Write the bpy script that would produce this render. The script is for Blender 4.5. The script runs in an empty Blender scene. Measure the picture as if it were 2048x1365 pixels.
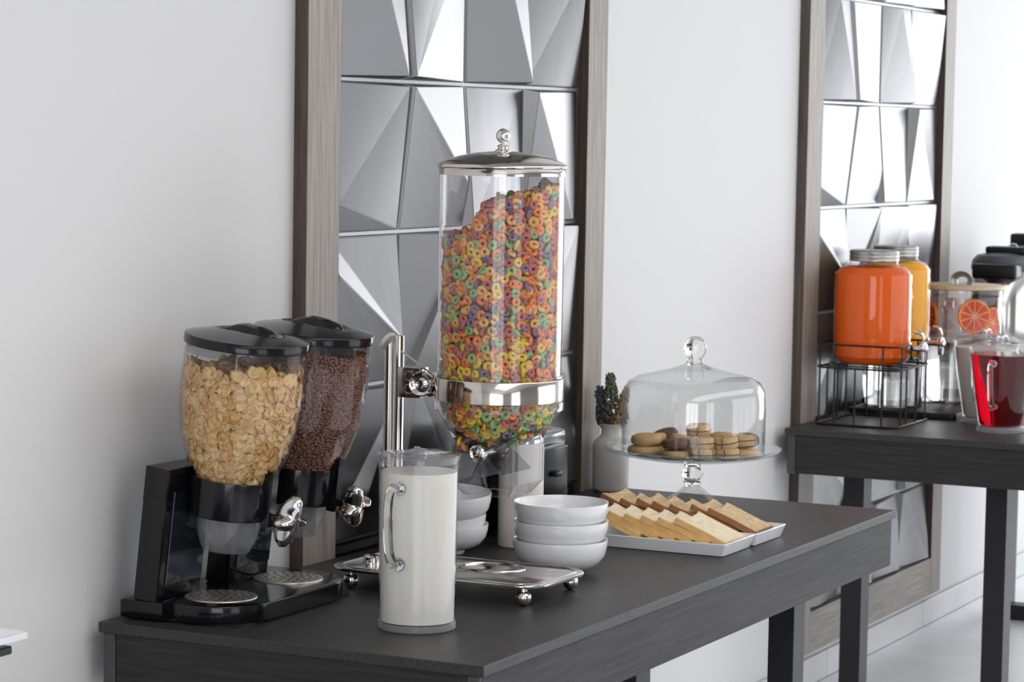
import bpy, bmesh, math, random
import numpy as np
from mathutils import Vector, Matrix, noise

rng = random.Random(7)
nrng = np.random.default_rng(7)
C = bpy.context.scene.collection
SC = bpy.context.scene
PI = math.pi
TH = 0.76                      # height of the table tops; every shape below is given with z = 0 on the near table top

# ------------------------------------------------------------------ camera, light, exposure
cam_d = bpy.data.cameras.new('camera'); cam = bpy.data.objects.new('camera', cam_d); C.objects.link(cam)
cam_d.sensor_width = 36.0; cam_d.lens = 94.36; cam_d.clip_start = 0.05; cam_d.clip_end = 60
Rx = ((0.4429838, -0.0632239, 0.8942975), (-0.8963693, -0.0500944, 0.4404686), (0.0169511, -0.9967413, -0.0788630))
m = Matrix([[Rx[i][0], -Rx[i][1], -Rx[i][2]] for i in range(3)]).to_4x4()
m.translation = Vector((-3.704, -2.594, 0.84 + TH))
cam.matrix_world = m
cam_d.dof.use_dof = True; cam_d.dof.focus_distance = 4.65; cam_d.dof.aperture_fstop = 13.0
SC.camera = cam

world = bpy.data.worlds.new('sky'); SC.world = world; world.use_nodes = True
bgn = world.node_tree.nodes['Background']; bgn.inputs[0].default_value = (0.80, 0.88, 1.0, 1); bgn.inputs[1].default_value = 1.0

def area(name, loc, rot, sx, sy, power, col):
    d = bpy.data.lights.new(name, 'AREA'); d.shape = 'RECTANGLE'; d.size = sx; d.size_y = sy; d.energy = power; d.color = col
    o = bpy.data.objects.new(name, d); C.objects.link(o); o.location = loc; o.rotation_euler = rot
    return o
# daylight entering by the end window and by the window band of the opposite side
area('daylight_end_window', (9.05, -2.0, 1.55), (0, PI/2, 0), 2.5, 3.2, 165, (0.95, 0.975, 1.0))
area('daylight_side_windows', (5.2, -6.05, 1.55), (PI/2, 0, 0), 7.2, 2.5, 95, (0.97, 0.985, 1.0))
area('near_fill_light', (-3.2, -6.05, 1.55), (PI/2, 0, 0), 2.2, 2.5, 30, (0.97, 0.985, 1.0))  # added fill from the camera side, through an invented window
area('rear_fill_light', (-7.05, -3.6, 1.55), (0, -PI/2, 0), 2.5, 3.4, 115, (0.98, 0.99, 1.0))  # invented window light, brightens the faces turned towards the camera
area('overhead_fill_light', (0.9, -3.0, 2.995), (0, 0, 0), 10.0, 2.0, 150, (1.0, 0.97, 0.93))  # unseen soft panel, added to fill from above
SC.view_settings.view_transform = 'Standard'; SC.view_settings.look = 'None'
SC.view_settings.gamma = 1.0; SC.view_settings.use_curve_mapping = False
SC.view_settings.exposure = -0.30
cy = SC.cycles
cy.max_bounces = 14; cy.diffuse_bounces = 4; cy.glossy_bounces = 5; cy.transmission_bounces = 12; cy.transparent_max_bounces = 24
cy.use_denoising = True; cy.sample_clamp_indirect = 6.0; cy.caustics_refractive = True; cy.caustics_reflective = False
cy.blur_glossy = 0.3

# ------------------------------------------------------------------ materials
def srgb(r, g, b):
    f = lambda c: (c/255/12.92) if c/255 <= 0.04045 else ((c/255+0.055)/1.055)**2.4
    return (f(r), f(g), f(b), 1)
def newmat(name):
    m = bpy.data.materials.new(name); m.use_nodes = True
    nt = m.node_tree; return m, nt, nt.nodes['Principled BSDF']
def mat(name, col, rough=0.5, metal=0.0, bump=0.0, bscale=200, var=0.0, vscale=30, coat=0.0, spec=0.5, trans=0.0, ior=1.45, sss=0.0):
    m, nt, b = newmat(name)
    b.inputs['Base Color'].default_value = col; b.inputs['Roughness'].default_value = rough
    b.inputs['Metallic'].default_value = metal; b.inputs['Coat Weight'].default_value = coat
    b.inputs['Coat Roughness'].default_value = 0.05
    b.inputs['Specular IOR Level'].default_value = spec; b.inputs['Transmission Weight'].default_value = trans; b.inputs['IOR'].default_value = ior
    if sss: b.inputs['Subsurface Weight'].default_value = sss; b.inputs['Subsurface Scale'].default_value = 0.01
    tc = nt.nodes.new('ShaderNodeTexCoord')
    if bump:
        n = nt.nodes.new('ShaderNodeTexNoise'); n.inputs['Scale'].default_value = bscale; n.inputs['Detail'].default_value = 4
        bp = nt.nodes.new('ShaderNodeBump'); bp.inputs['Strength'].default_value = bump; bp.inputs['Distance'].default_value = 0.002
        nt.links.new(tc.outputs['Object'], n.inputs['Vector']); nt.links.new(n.outputs['Fac'], bp.inputs['Height']); nt.links.new(bp.outputs['Normal'], b.inputs['Normal'])
    if var:
        n = nt.nodes.new('ShaderNodeTexNoise'); n.inputs['Scale'].default_value = vscale; n.inputs['Detail'].default_value = 5
        r = nt.nodes.new('ShaderNodeValToRGB')
        r.color_ramp.elements[0].position = 0.3; r.color_ramp.elements[1].position = 0.7
        r.color_ramp.elements[0].color = tuple(c*(1-var) for c in col[:3]) + (1,)
        r.color_ramp.elements[1].color = tuple(min(1, c*(1+var)) for c in col[:3]) + (1,)
        nt.links.new(tc.outputs['Object'], n.inputs['Vector']); nt.links.new(n.outputs['Fac'], r.inputs['Fac']); nt.links.new(r.outputs['Color'], b.inputs['Base Color'])
    return m
def wood(name, c0, c1, scale, rough=0.5, bump=0.25, spec=0.5):
    """long fine grain: noise stretched by SCALE (a triple over x, y, z)"""
    m, nt, b = newmat(name)
    tc = nt.nodes.new('ShaderNodeTexCoord'); mp = nt.nodes.new('ShaderNodeMapping'); mp.inputs['Scale'].default_value = scale
    n = nt.nodes.new('ShaderNodeTexNoise'); n.inputs['Scale'].default_value = 1.0; n.inputs['Detail'].default_value = 6; n.inputs['Roughness'].default_value = 0.65
    r = nt.nodes.new('ShaderNodeValToRGB'); r.color_ramp.elements[0].position = 0.32; r.color_ramp.elements[1].position = 0.68
    r.color_ramp.elements[0].color = c0; r.color_ramp.elements[1].color = c1
    bp = nt.nodes.new('ShaderNodeBump'); bp.inputs['Strength'].default_value = bump; bp.inputs['Distance'].default_value = 0.002
    L = nt.links.new
    L(tc.outputs['Object'], mp.inputs['Vector']); L(mp.outputs['Vector'], n.inputs['Vector']); L(n.outputs['Fac'], r.inputs['Fac'])
    L(r.outputs['Color'], b.inputs['Base Color']); L(n.outputs['Fac'], bp.inputs['Height']); L(bp.outputs['Normal'], b.inputs['Normal'])
    b.inputs['Roughness'].default_value = rough; b.inputs['Specular IOR Level'].default_value = spec
    return m
def thin_glass(name, tint=(1, 1, 1, 1), ior=1.45, rough=0.02, strength=1.0, edge=1.0):
    """a clear wall: light passes straight, the surface reflects by Fresnel"""
    m = bpy.data.materials.new(name); m.use_nodes = True; nt = m.node_tree
    for n in list(nt.nodes): nt.nodes.remove(n)
    out = nt.nodes.new('ShaderNodeOutputMaterial'); tr = nt.nodes.new('ShaderNodeBsdfTransparent'); gl = nt.nodes.new('ShaderNodeBsdfGlossy')
    # Schlick reflectance, the same from both sides of the wall: F0 + (1 - F0) * facing^5
    lw = nt.nodes.new('ShaderNodeLayerWeight'); lw.inputs['Blend'].default_value = 0.5
    pw = nt.nodes.new('ShaderNodeMath'); pw.operation = 'POWER'; pw.inputs[1].default_value = 5.0
    mx = nt.nodes.new('ShaderNodeMixShader'); mul = nt.nodes.new('ShaderNodeMath')
    f0 = min(1.0, ((ior-1)/(ior+1))**2*strength)
    mul.operation = 'MULTIPLY_ADD'; mul.inputs[1].default_value = (1-f0)*edge; mul.inputs[2].default_value = f0; mul.use_clamp = True
    tr.inputs[0].default_value = tint; gl.inputs['Roughness'].default_value = rough
    L = nt.links.new
    L(lw.outputs['Facing'], pw.inputs[0]); L(pw.outputs[0], mul.inputs[0]); L(mul.outputs[0], mx.inputs[0]); L(tr.outputs[0], mx.inputs[1]); L(gl.outputs[0], mx.inputs[2]); L(mx.outputs[0], out.inputs[0])
    return m

def cloudy(name, tint, share, rough=0.15, f0=0.06):
    """clear plastic with a milky share of scatter"""
    m = thin_glass(name, (0.92, 0.92, 0.93, 1), 1.5, rough, f0/0.04); nt = m.node_tree; L = nt.links.new
    out = [n for n in nt.nodes if n.type == 'OUTPUT_MATERIAL'][0]; src = out.inputs[0].links[0].from_socket
    df = nt.nodes.new('ShaderNodeBsdfDiffuse'); df.inputs[0].default_value = tint
    tl = nt.nodes.new('ShaderNodeBsdfTranslucent'); tl.inputs[0].default_value = tint
    m1 = nt.nodes.new('ShaderNodeMixShader'); m2 = nt.nodes.new('ShaderNodeMixShader'); m2.inputs[0].default_value = share
    L(df.outputs[0], m1.inputs[1]); L(tl.outputs[0], m1.inputs[2]); L(src, m2.inputs[1]); L(m1.outputs[0], m2.inputs[2]); L(m2.outputs[0], out.inputs[0])
    return m

M = {}
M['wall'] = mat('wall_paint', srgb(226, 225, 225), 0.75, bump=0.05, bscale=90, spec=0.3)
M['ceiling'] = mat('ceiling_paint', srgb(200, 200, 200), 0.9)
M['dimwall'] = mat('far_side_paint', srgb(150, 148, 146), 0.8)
M['floor_tile'] = mat('floor_stone', srgb(236, 238, 242), 0.30, bump=0.03, bscale=40, var=0.06, vscale=3)
M['grout'] = mat('grout', srgb(120, 120, 122), 0.8)
M['base_tile'] = mat('baseboard_stone', srgb(205, 205, 205), 0.4, bump=0.05, bscale=60, var=0.05, vscale=5)
M['frame_wood'] = wood('grey_oak_laminate', srgb(126, 117, 109), srgb(168, 159, 150), (120, 120, 5), 0.55)
M['frame_wood_h'] = wood('grey_oak_laminate_across', srgb(126, 117, 109), srgb(168, 159, 150), (5, 120, 120), 0.55)
M['frame_side_shaded'] = wood('brown_oak_edge_shaded', srgb(64, 52, 47), srgb(96, 82, 74), (120, 120, 5), 0.5)  # brown laminate edge, its colour also darkened to hold the side shade
M['apron_wood'] = wood('charcoal_laminate_front', srgb(44, 43, 43), srgb(68, 66, 66), (5, 150, 150), 0.55, 0.5, 0.2)
M['top_wood'] = wood('charcoal_laminate_along', srgb(44, 43, 43), srgb(66, 64, 64), (5, 150, 150), 0.42, 0.4, 0.32)
M['end_wood_shaded'] = wood('charcoal_laminate_across_shaded', srgb(32, 32, 32), srgb(54, 53, 52), (150, 5, 150), 0.5, 0.5, 0.3)  # same laminate with cross grain, colour darkened for shade on the ends
M['post_wood'] = wood('charcoal_laminate_upright', srgb(54, 54, 54), srgb(80, 79, 78), (150, 150, 5), 0.5, 0.3)
M['leg_metal'] = mat('charcoal_powder_coat', srgb(40, 38, 41), 0.42, spec=0.3)
M['steel'] = mat('brushed_steel_tile', srgb(116, 115, 116), 0.30, 1.0, bump=0.35, bscale=9)
M['steel_joint'] = mat('steel_joint', srgb(160, 160, 162), 0.4, 0.7)
M['chrome'] = mat('chrome', srgb(226, 224, 222), 0.07, 1.0)
M['chrome_warm'] = mat('warm_chrome', srgb(214, 206, 198), 0.10, 1.0)
M['polished'] = mat('polished_steel', srgb(210, 206, 202), 0.14, 1.0)
M['black'] = mat('black_gloss_plastic', srgb(15, 14, 17), 0.16, coat=0.15, spec=0.4)
M['black_satin'] = mat('black_satin_plastic', srgb(30, 29, 31), 0.35)
M['mirror_black'] = mat('dark_mirror_panel', srgb(70, 76, 84), 0.06, 0.85)
M['dark_chrome'] = mat('dark_chrome', srgb(120, 120, 124), 0.18, 1.0)
M['toaster_black'] = mat('toaster_black', srgb(10, 10, 12), 0.22, spec=0.25)
M['wire'] = mat('black_wire', srgb(18, 18, 20), 0.4)
M['clear'] = thin_glass('clear_acrylic', (0.96, 0.96, 0.965, 1))
M['glass'] = thin_glass('clear_glass_wall', (0.982, 0.986, 0.984, 1), 1.5, 0.02, 1.05)
M['frost'] = cloudy('cloudy_acrylic', (0.62, 0.62, 0.63, 1), 0.26)
M['acrylic_block'] = cloudy('acrylic_block', (0.95, 0.93, 1.0, 1), 0.38, 0.04, 0.16)
M['acrylic_lid'] = cloudy('acrylic_lid', (0.85, 0.84, 0.88, 1), 0.12, 0.04, 0.07)
M['grille'] = mat('perforated_steel', srgb(196, 190, 180), 0.35, 0.8)
M['solid_glass'] = mat('solid_glass', (1, 1, 1, 1), 0.0, trans=1.0, ior=1.48)
M['smoke'] = thin_glass('smoky_acrylic', (0.55, 0.55, 0.58, 1), 1.5, 0.1)
M['jug_glass'] = thin_glass('jug_glass', (0.985, 0.988, 0.988, 1), 1.5, 0.02, 0.45, 0.5)
M['milk'] = mat('milk', srgb(228, 226, 219), 0.25, sss=0.3)
M['ceramic'] = mat('white_ceramic', srgb(246, 246, 248), 0.12, coat=0.4)
M['matte_ceramic'] = mat('cream_ceramic', srgb(232, 227, 221), 0.35)
M['plate'] = mat('white_porcelain', srgb(246, 248, 252), 0.18, coat=0.3)
M['crumb_w'] = mat('white_crumb', srgb(246, 230, 198), 0.9, bump=0.8, bscale=160, var=0.10, vscale=90)
M['crumb_b'] = mat('brown_crumb', srgb(220, 190, 150), 0.9, bump=0.9, bscale=170, var=0.25, vscale=120)
M['crust_w'] = mat('golden_crust', srgb(234, 188, 122), 0.7, bump=0.4, bscale=90, var=0.15, vscale=40)
M['crust_b'] = mat('dark_crust', srgb(166, 116, 76), 0.7, bump=0.4, bscale=90, var=0.2, vscale=40)
M['cookie'] = mat('cookie_dough', srgb(236, 196, 142), 0.8, bump=0.5, bscale=120, var=0.10, vscale=50)
M['choc'] = mat('chocolate', srgb(104, 74, 58), 0.6, bump=0.3, bscale=150)
M['cookie_dark'] = mat('cocoa_dough', srgb(134, 104, 84), 0.8, bump=0.5, bscale=120)
M['green'] = mat('lavender_leaf_green', srgb(112, 118, 98), 0.9, var=0.25, vscale=90)
M['violet'] = mat('lavender_bud', srgb(88, 86, 96), 0.9, var=0.25, vscale=90)
M['straw'] = mat('dried_straw', srgb(206, 172, 128), 0.9, var=0.15, vscale=90)
M['stem'] = mat('grey_stem', srgb(110, 106, 96), 0.9)
M['juice_o'] = mat('orange_red_juice', srgb(238, 98, 12), 0.5, spec=0.15)
M['juice_y'] = mat('yellow_orange_juice', srgb(250, 172, 0), 0.5, spec=0.15)
M['juice_r'] = mat('dark_red_juice', (0.16, 0.0006, 0.004, 1), 0.0, trans=1.0, ior=1.34, spec=0.05)
M['pink_water'] = thin_glass('pink_water', (0.97, 0.86, 0.85, 1), 1.33)
M['rind'] = mat('grapefruit_rind', srgb(242, 158, 84), 0.5, bump=0.3)
M['flesh'] = mat('grapefruit_flesh', srgb(226, 84, 44), 0.4, var=0.15, vscale=60, bump=0.3)
M['pith'] = mat('grapefruit_pith', srgb(246, 190, 140), 0.6)
M['ice'] = thin_glass('ice', (0.92, 0.90, 0.90, 1), 1.31, 0.15)
M['beech'] = wood('pale_beech', srgb(196, 172, 142), srgb(216, 194, 166), (12, 120, 120), 0.5, 0.1)
M['lidmetal'] = mat('dull_screw_lid', srgb(176, 176, 172), 0.32, 1.0)
M['urn_grey'] = mat('grey_plastic', srgb(92, 94, 100), 0.4)
M['white_window'] = mat('white_window_frame', srgb(225, 225, 225), 0.5)
LOOPS = [('orange', srgb(240, 144, 88)), ('amber', srgb(242, 188, 112)), ('green', srgb(156, 190, 132)), ('purple', srgb(146, 122, 142)), ('rose', srgb(196, 120, 116)), ('yellow', srgb(236, 206, 84))]
LM = [mat('cereal_' + n, c, 0.75, bump=0.5, bscale=350, var=0.12, vscale=200) for n, c in LOOPS]
M['flake'] = mat('corn_flake', srgb(238, 200, 140), 0.7, bump=0.7, bscale=250, var=0.14, vscale=120)
M['flake2'] = mat('toasted_corn_flake', srgb(228, 178, 112), 0.7, bump=0.7, bscale=250, var=0.18, vscale=120)
M['puff'] = mat('cocoa_puff', srgb(136, 96, 84), 0.7, var=0.2, vscale=100)

# ------------------------------------------------------------------ building helpers
def mesh_of(bm, origin, material, smooth=True, angle=35):
    me = bpy.data.meshes.new('m')
    bmesh.ops.recalc_face_normals(bm, faces=bm.faces)
    bm.transform(Matrix.Translation(-Vector(origin)))
    bm.to_mesh(me); bm.free()
    mats = material if isinstance(material, list) else [material]
    for x in mats: me.materials.append(x)
    if smooth:
        me.polygons.foreach_set('use_smooth', [True]*len(me.polygons))
        me.set_sharp_from_angle(angle=math.radians(angle))
    return me
def root_loc(o):
    """location of the thing's base in table space"""
    while o.parent: o = o.parent
    return Vector(o['_o'])
def obj(name, bm, material, parent=None, loc=None, smooth=True, angle=35, label=None):
    """ONE mesh object. bm is given in table space; a child keeps its thing's origin."""
    org = root_loc(parent) if parent else Vector(loc if loc is not None else (0, 0, 0))
    me = mesh_of(bm, org, material, smooth, angle); me.name = name
    o = bpy.data.objects.new(name, me); C.objects.link(o)
    if parent: o.parent = parent
    else: o.location = org + Vector((0, 0, TH)); o['_o'] = tuple(org)
    if label: o['label'] = label
    return o
def tag(o, label, cat, group=None, kind=None):
    if label: o['label'] = label
    if cat: o['category'] = cat
    if group: o['group'] = group
    if kind: o['kind'] = kind
    return o
def thing(name, label, cat, loc, group=None):
    o = bpy.data.objects.new(name, None); C.objects.link(o); o.empty_display_size = 0.02
    o.location = Vector(loc) + Vector((0, 0, TH)); o['_o'] = tuple(loc)
    return tag(o, label, cat, group)
def copy_tree(o, parent=None):
    c = o.copy(); C.objects.link(c)
    if parent: c.parent = parent
    for ch in [x for x in o.children]: copy_tree(ch, c)
    return c
def place(o, loc, rot=(0, 0, 0)):
    o.location = Vector(loc) + Vector((0, 0, TH)); o.rotation_euler = rot; o['_o'] = tuple(loc); return o

def B(): return bmesh.new()
def lathe(bm, prof, c=(0, 0, 0), seg=48, M4=None, a0=0.0, a1=2*PI):
    full = abs(a1 - a0 - 2*PI) < 1e-6
    n = seg if full else seg + 1
    rings = []
    for r, z in prof:
        if r < 1e-6:
            v = bm.verts.new((c[0], c[1], c[2]+z)); rings.append([v]*n)
        else:
            rings.append([bm.verts.new((c[0]+r*math.cos(a0+(a1-a0)*i/seg), c[1]+r*math.sin(a0+(a1-a0)*i/seg), c[2]+z)) for i in range(n)])
    new = set()
    for a, b in zip(rings, rings[1:]):
        for i in range(seg):
            j = (i+1) % n
            vs = []
            for v in (a[i], a[j], b[j], b[i]):
                if v not in vs: vs.append(v)
            if len(vs) > 2:
                try: bm.faces.new(vs)
                except ValueError: pass
    if M4 is not None:
        vs = {v for rg in rings for v in rg}
        for v in vs: v.co = M4 @ v.co
    return rings
def box(bm, x0, x1, y0, y1, z0, z1, bev=0.0, seg=2, M4=None):
    t = bmesh.new()
    vs = [t.verts.new((x, y, z)) for x in (x0, x1) for y in (y0, y1) for z in (z0, z1)]
    for f in ((0, 1, 3, 2), (4, 6, 7, 5), (0, 4, 5, 1), (2, 3, 7, 6), (0, 2, 6, 4), (1, 5, 7, 3)): t.faces.new([vs[i] for i in f])
    if bev: bmesh.ops.bevel(t, geom=t.edges[:], offset=bev, segments=seg, affect='EDGES', profile=0.5)
    merge(bm, t, M4); return bm
def merge(bm, t, M4=None):
    mp = {v: bm.verts.new(M4 @ v.co if M4 is not None else v.co) for v in t.verts}
    for f in t.faces:
        nf = bm.faces.new([mp[v] for v in f.verts]); nf.material_index = f.material_index
    t.free()
def prism(bm, pts, z0, z1, bev=0.0, M4=None, seg=2, top_scale=1.0):
    t = bmesh.new()
    cx = sum(p[0] for p in pts)/len(pts); cyy = sum(p[1] for p in pts)/len(pts)
    a = [t.verts.new((x, y, z0)) for x, y in pts]
    b = [t.verts.new((cx+(x-cx)*top_scale, cyy+(y-cyy)*top_scale, z1)) for x, y in pts]
    n = len(pts)
    t.faces.new(a[::-1]); ft = t.faces.new(b)
    for i in range(n): t.faces.new((a[i], a[(i+1) % n], b[(i+1) % n], b[i]))
    if bev:
        bmesh.ops.bevel(t, geom=[e for e in t.edges if len({round(v.co.z, 5) for v in e.verts}) == 1], offset=bev, segments=seg, affect='EDGES', profile=0.5)
    merge(bm, t, M4); return bm
def tube(bm, pts, r, seg=8, closed=False, caps=True, M4=None, flat=1.0):
    pts = [Vector(p) for p in pts]; n = len(pts)
    rad = r if isinstance(r, (list, tuple)) else [r]*n
    rings = []; up = None
    for i, p in enumerate(pts):
        if closed: d = pts[(i+1) % n]-pts[i-1]
        else: d = pts[min(i+1, n-1)]-pts[max(i-1, 0)]
        d.normalize()
        if up is None: up = d.orthogonal().normalized()
        up = (up - d*up.dot(d)).normalized(); w = d.cross(up)
        rings.append([bm.verts.new(p+(up*math.cos(2*PI*k/seg)+w*math.sin(2*PI*k/seg)*flat)*rad[i]) for k in range(seg)])
    m_ = n if closed else n-1
    for i in range(m_):
        a, b = rings[i], rings[(i+1) % n]
        for k in range(seg): bm.faces.new((a[k], a[(k+1) % seg], b[(k+1) % seg], b[k]))
    if caps and not closed: bm.faces.new(rings[0][::-1]); bm.faces.new(rings[-1])
    if M4 is not None:
        for rg in rings:
            for v in rg: v.co = M4 @ v.co
    return bm
def arc(cx, cyy, r, a0, a1, n=8): return [(cx+r*math.cos(a0+(a1-a0)*i/n), cyy+r*math.sin(a0+(a1-a0)*i/n)) for i in range(n+1)]
def rrect(x0, x1, y0, y1, r, n=5):
    return arc(x1-r, y1-r, r, 0, PI/2, n)+arc(x0+r, y1-r, r, PI/2, PI, n)+arc(x0+r, y0+r, r, PI, 1.5*PI, n)+arc(x1-r, y0+r, r, 1.5*PI, 2*PI, n)
def ball(bm, c, r, u=16, v=10, sc=(1, 1, 1), M4=None):
    t = bmesh.new(); bmesh.ops.create_uvsphere(t, u_segments=u, v_segments=v, radius=r)
    for x in t.verts: x.co = Vector((x.co.x*sc[0], x.co.y*sc[1], x.co.z*sc[2]))+Vector(c)
    merge(bm, t, M4)
def smooth_pts(pts, n=6):
    """Catmull-Rom through the points"""
    P = [Vector(p) for p in pts]; P = [2*P[0]-P[1]]+P+[2*P[-1]-P[-2]]; out = []
    for i in range(1, len(P)-2):
        for k in range(n):
            t = k/n; a, b, c, d = P[i-1:i+3]
            out.append(0.5*((2*b)+(c-a)*t+(2*a-5*b+4*c-d)*t*t+(3*b-a-3*c+d)*t**3))
    out.append(P[-2]); return out
def shell(prof, t):
    """a lathe profile with wall thickness t: out along the profile and back inside"""
    return prof + [(max(r-t, 0.0005), z+(t if i == 0 else 0)) for i, (r, z) in reversed(list(enumerate(prof)))]

# ------------------------------------------------------------------ the room
WY = 0.03                                           # face of the wall the tables stand along
def struct(name, bm, material, **k):
    o = obj(name, bm, material, smooth=False, **k); o['kind'] = 'structure'; return o
bm = B(); box(bm, -7, 9, WY, WY+0.15, -TH, 2.24); struct('wall_back', bm, M['wall'])
bm = B()                                            # rear end wall with an opening added for the fill light
box(bm, -7.15, -7, -6, WY+0.15, -TH, -0.46); box(bm, -7.15, -7, -6, WY+0.15, 2.04, 2.24)
box(bm, -7.15, -7, -6, -5.3, -0.46, 2.04); box(bm, -7.15, -7, -1.9, WY+0.15, -0.46, 2.04)
struct('wall_left', bm, M['wall'])
bm = B(); box(bm, -7.15, 9.15, -6.15, WY+0.15, 2.24, 2.34); struct('ceiling', bm, M['ceiling'])
bm = B()                                            # far end wall with its window opening
box(bm, 9, 9.15, -6, WY+0.15, -TH, -0.46); box(bm, 9, 9.15, -6, WY+0.15, 2.04, 2.24)
box(bm, 9, 9.15, -6, -3.6, -0.46, 2.04); box(bm, 9, 9.15, -0.4, WY+0.15, -0.46, 2.04)
struct('wall_right', bm, M['wall'])
bm = B()                                            # opposite side with a long window band and a smaller opening added for fill light
box(bm, -7.15, 9.15, -6.15, -6, -TH, -0.46); box(bm, -7.15, 9.15, -6.15, -6, 2.04, 2.24)
box(bm, -7.15, -4.3, -6.15, -6, -0.46, 2.04); box(bm, -2.1, 1.6, -6.15, -6, -0.46, 2.04); box(bm, 8.8, 9.15, -6.15, -6, -0.46, 2.04)
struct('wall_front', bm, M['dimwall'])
def window(name, axis, a0, a1, n, d):
    """frame and mullions of a window in the opening a0..a1"""
    w = thing(name, None, None, (0, 0, 0)); w['kind'] = 'structure'
    def bar(nm, p0, p1, z0, z1):
        b = B()
        if axis == 'x': box(b, p0, p1, d-0.03, d+0.03, z0, z1)
        else: box(b, d-0.03, d+0.03, p0, p1, z0, z1)
        obj(nm, b, M['white_window'], w, smooth=False)
    for i in range(n+1):
        c = a0+(a1-a0)*i/n; bar('mullion', c-0.03, c+0.03, -0.46, 2.04)
    bar('rail', a0, a1, -0.46, -0.41); bar('rail', a0, a1, 1.99, 2.04); bar('rail', a0, a1, 1.35, 1.39)
    return w
window('window_1', 'x', 1.6, 8.8, 6, -5.97)
window('window_2', 'y', -3.6, -0.4, 3, 8.97)
window('added_window_rear', 'y', -5.3, -1.9, 3, -6.97)  # frame of the made-up rear opening behind the fill light
window('added_window_near', 'x', -4.3, -2.1, 2, -5.97)  # frame of the made-up opening for the near fill

# floor: every tile a piece of its own on a grout bed
bm = B(); box(bm, -7, 9, -6, WY+0.15, -TH-0.1, -TH-0.003)
fl = struct('floor', bm, M['grout'])
TS = 0.93
me = None
for i in range(18):
    for j in range(7):
        x0 = 4.665+(i-12)*TS; y1 = 0.02-j*TS
        if x0 > 9 or x0 < -6.95: continue
        if me is None:
            b = B(); box(b, 0.0015, TS-0.0015, -TS+0.0015, -0.0015, -0.012, 0.0, 0.001, 1); me = mesh_of(b, (0, 0, 0), M['floor_tile'], False); me.name = 'tile'
        if x0+TS > 9 or y1-TS < -6: continue
        t = bpy.data.objects.new('tile', me); C.objects.link(t); t.parent = fl; t.location = (x0, y1, -TH)
# stone skirting, one piece per floor tile
bm = B(); box(bm, -6.99, 8.99, WY-0.006, WY, -TH, -0.682); bb = struct('baseboard_back', bm, M['grout'])
for i in range(-11, 5):
    x0 = 4.665+i*TS
    if x0 < -6.99 or x0+TS > 8.99: continue
    b = B(); box(b, x0+0.0015, x0+TS-0.0015, WY-0.014, WY-0.004, -TH+0.001, -0.678, 0.0015, 1)
    obj('tile', b, M['base_tile'], bb, smooth=False)

# ------------------------------------------------------------------ framed panels of faceted steel tiles
TW, TR = 0.285, 0.302
# a tile is its outline (u, v, height of relief) plus the ridge that folds it; heights are in cm
def facet_tile(pat):
    pts, ridge = pat
    b = B(); base = []; top = []
    g = 0.0022
    for u, v, h in pts:
        x = g+u*(TW-2*g); z = g+v*(TR-2*g)
        base.append(b.verts.new((x, 0, z)))
        # the raised rim leans inward a little
        ix = 0.004+0.25*h*0.01; iz = 0.003+0.15*h*0.01
        xx = min(max(x, g+ix), TW-g-ix); zz = min(max(z, g+iz), TR-g-iz)
        top.append(b.verts.new((xx, -0.003-h*0.01, zz)))
    n = len(pts)
    for i in range(n): b.faces.new((base[i], base[(i+1) % n], top[(i+1) % n], top[i]))
    i, j = ridge
    def poly(idx):
        if len(idx) == 3: b.faces.new([top[k] for k in idx]); return
        # split long polygons from the ridge foot so each facet stays plane
        for k in range(1, len(idx)-1): b.faces.new([top[idx[0]], top[idx[k]], top[idx[k+1]]])
    A = [(i+k) % n for k in range((j-i) % n+1)]; Bq = [(j+k) % n for k in range((i-j) % n+1)]
    poly(A); poly(Bq)
    bmesh.ops.recalc_face_normals(b, faces=b.faces)
    bmesh.ops.bevel(b, geom=[e for e in b.edges if len(e.link_faces) == 2 and all(v in top for v in e.verts)], offset=0.0012, segments=2, affect='EDGES')
    return b
BL, BR, TRc, TL = (0, 0), (1, 0), (1, 1), (0, 1)
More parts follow.
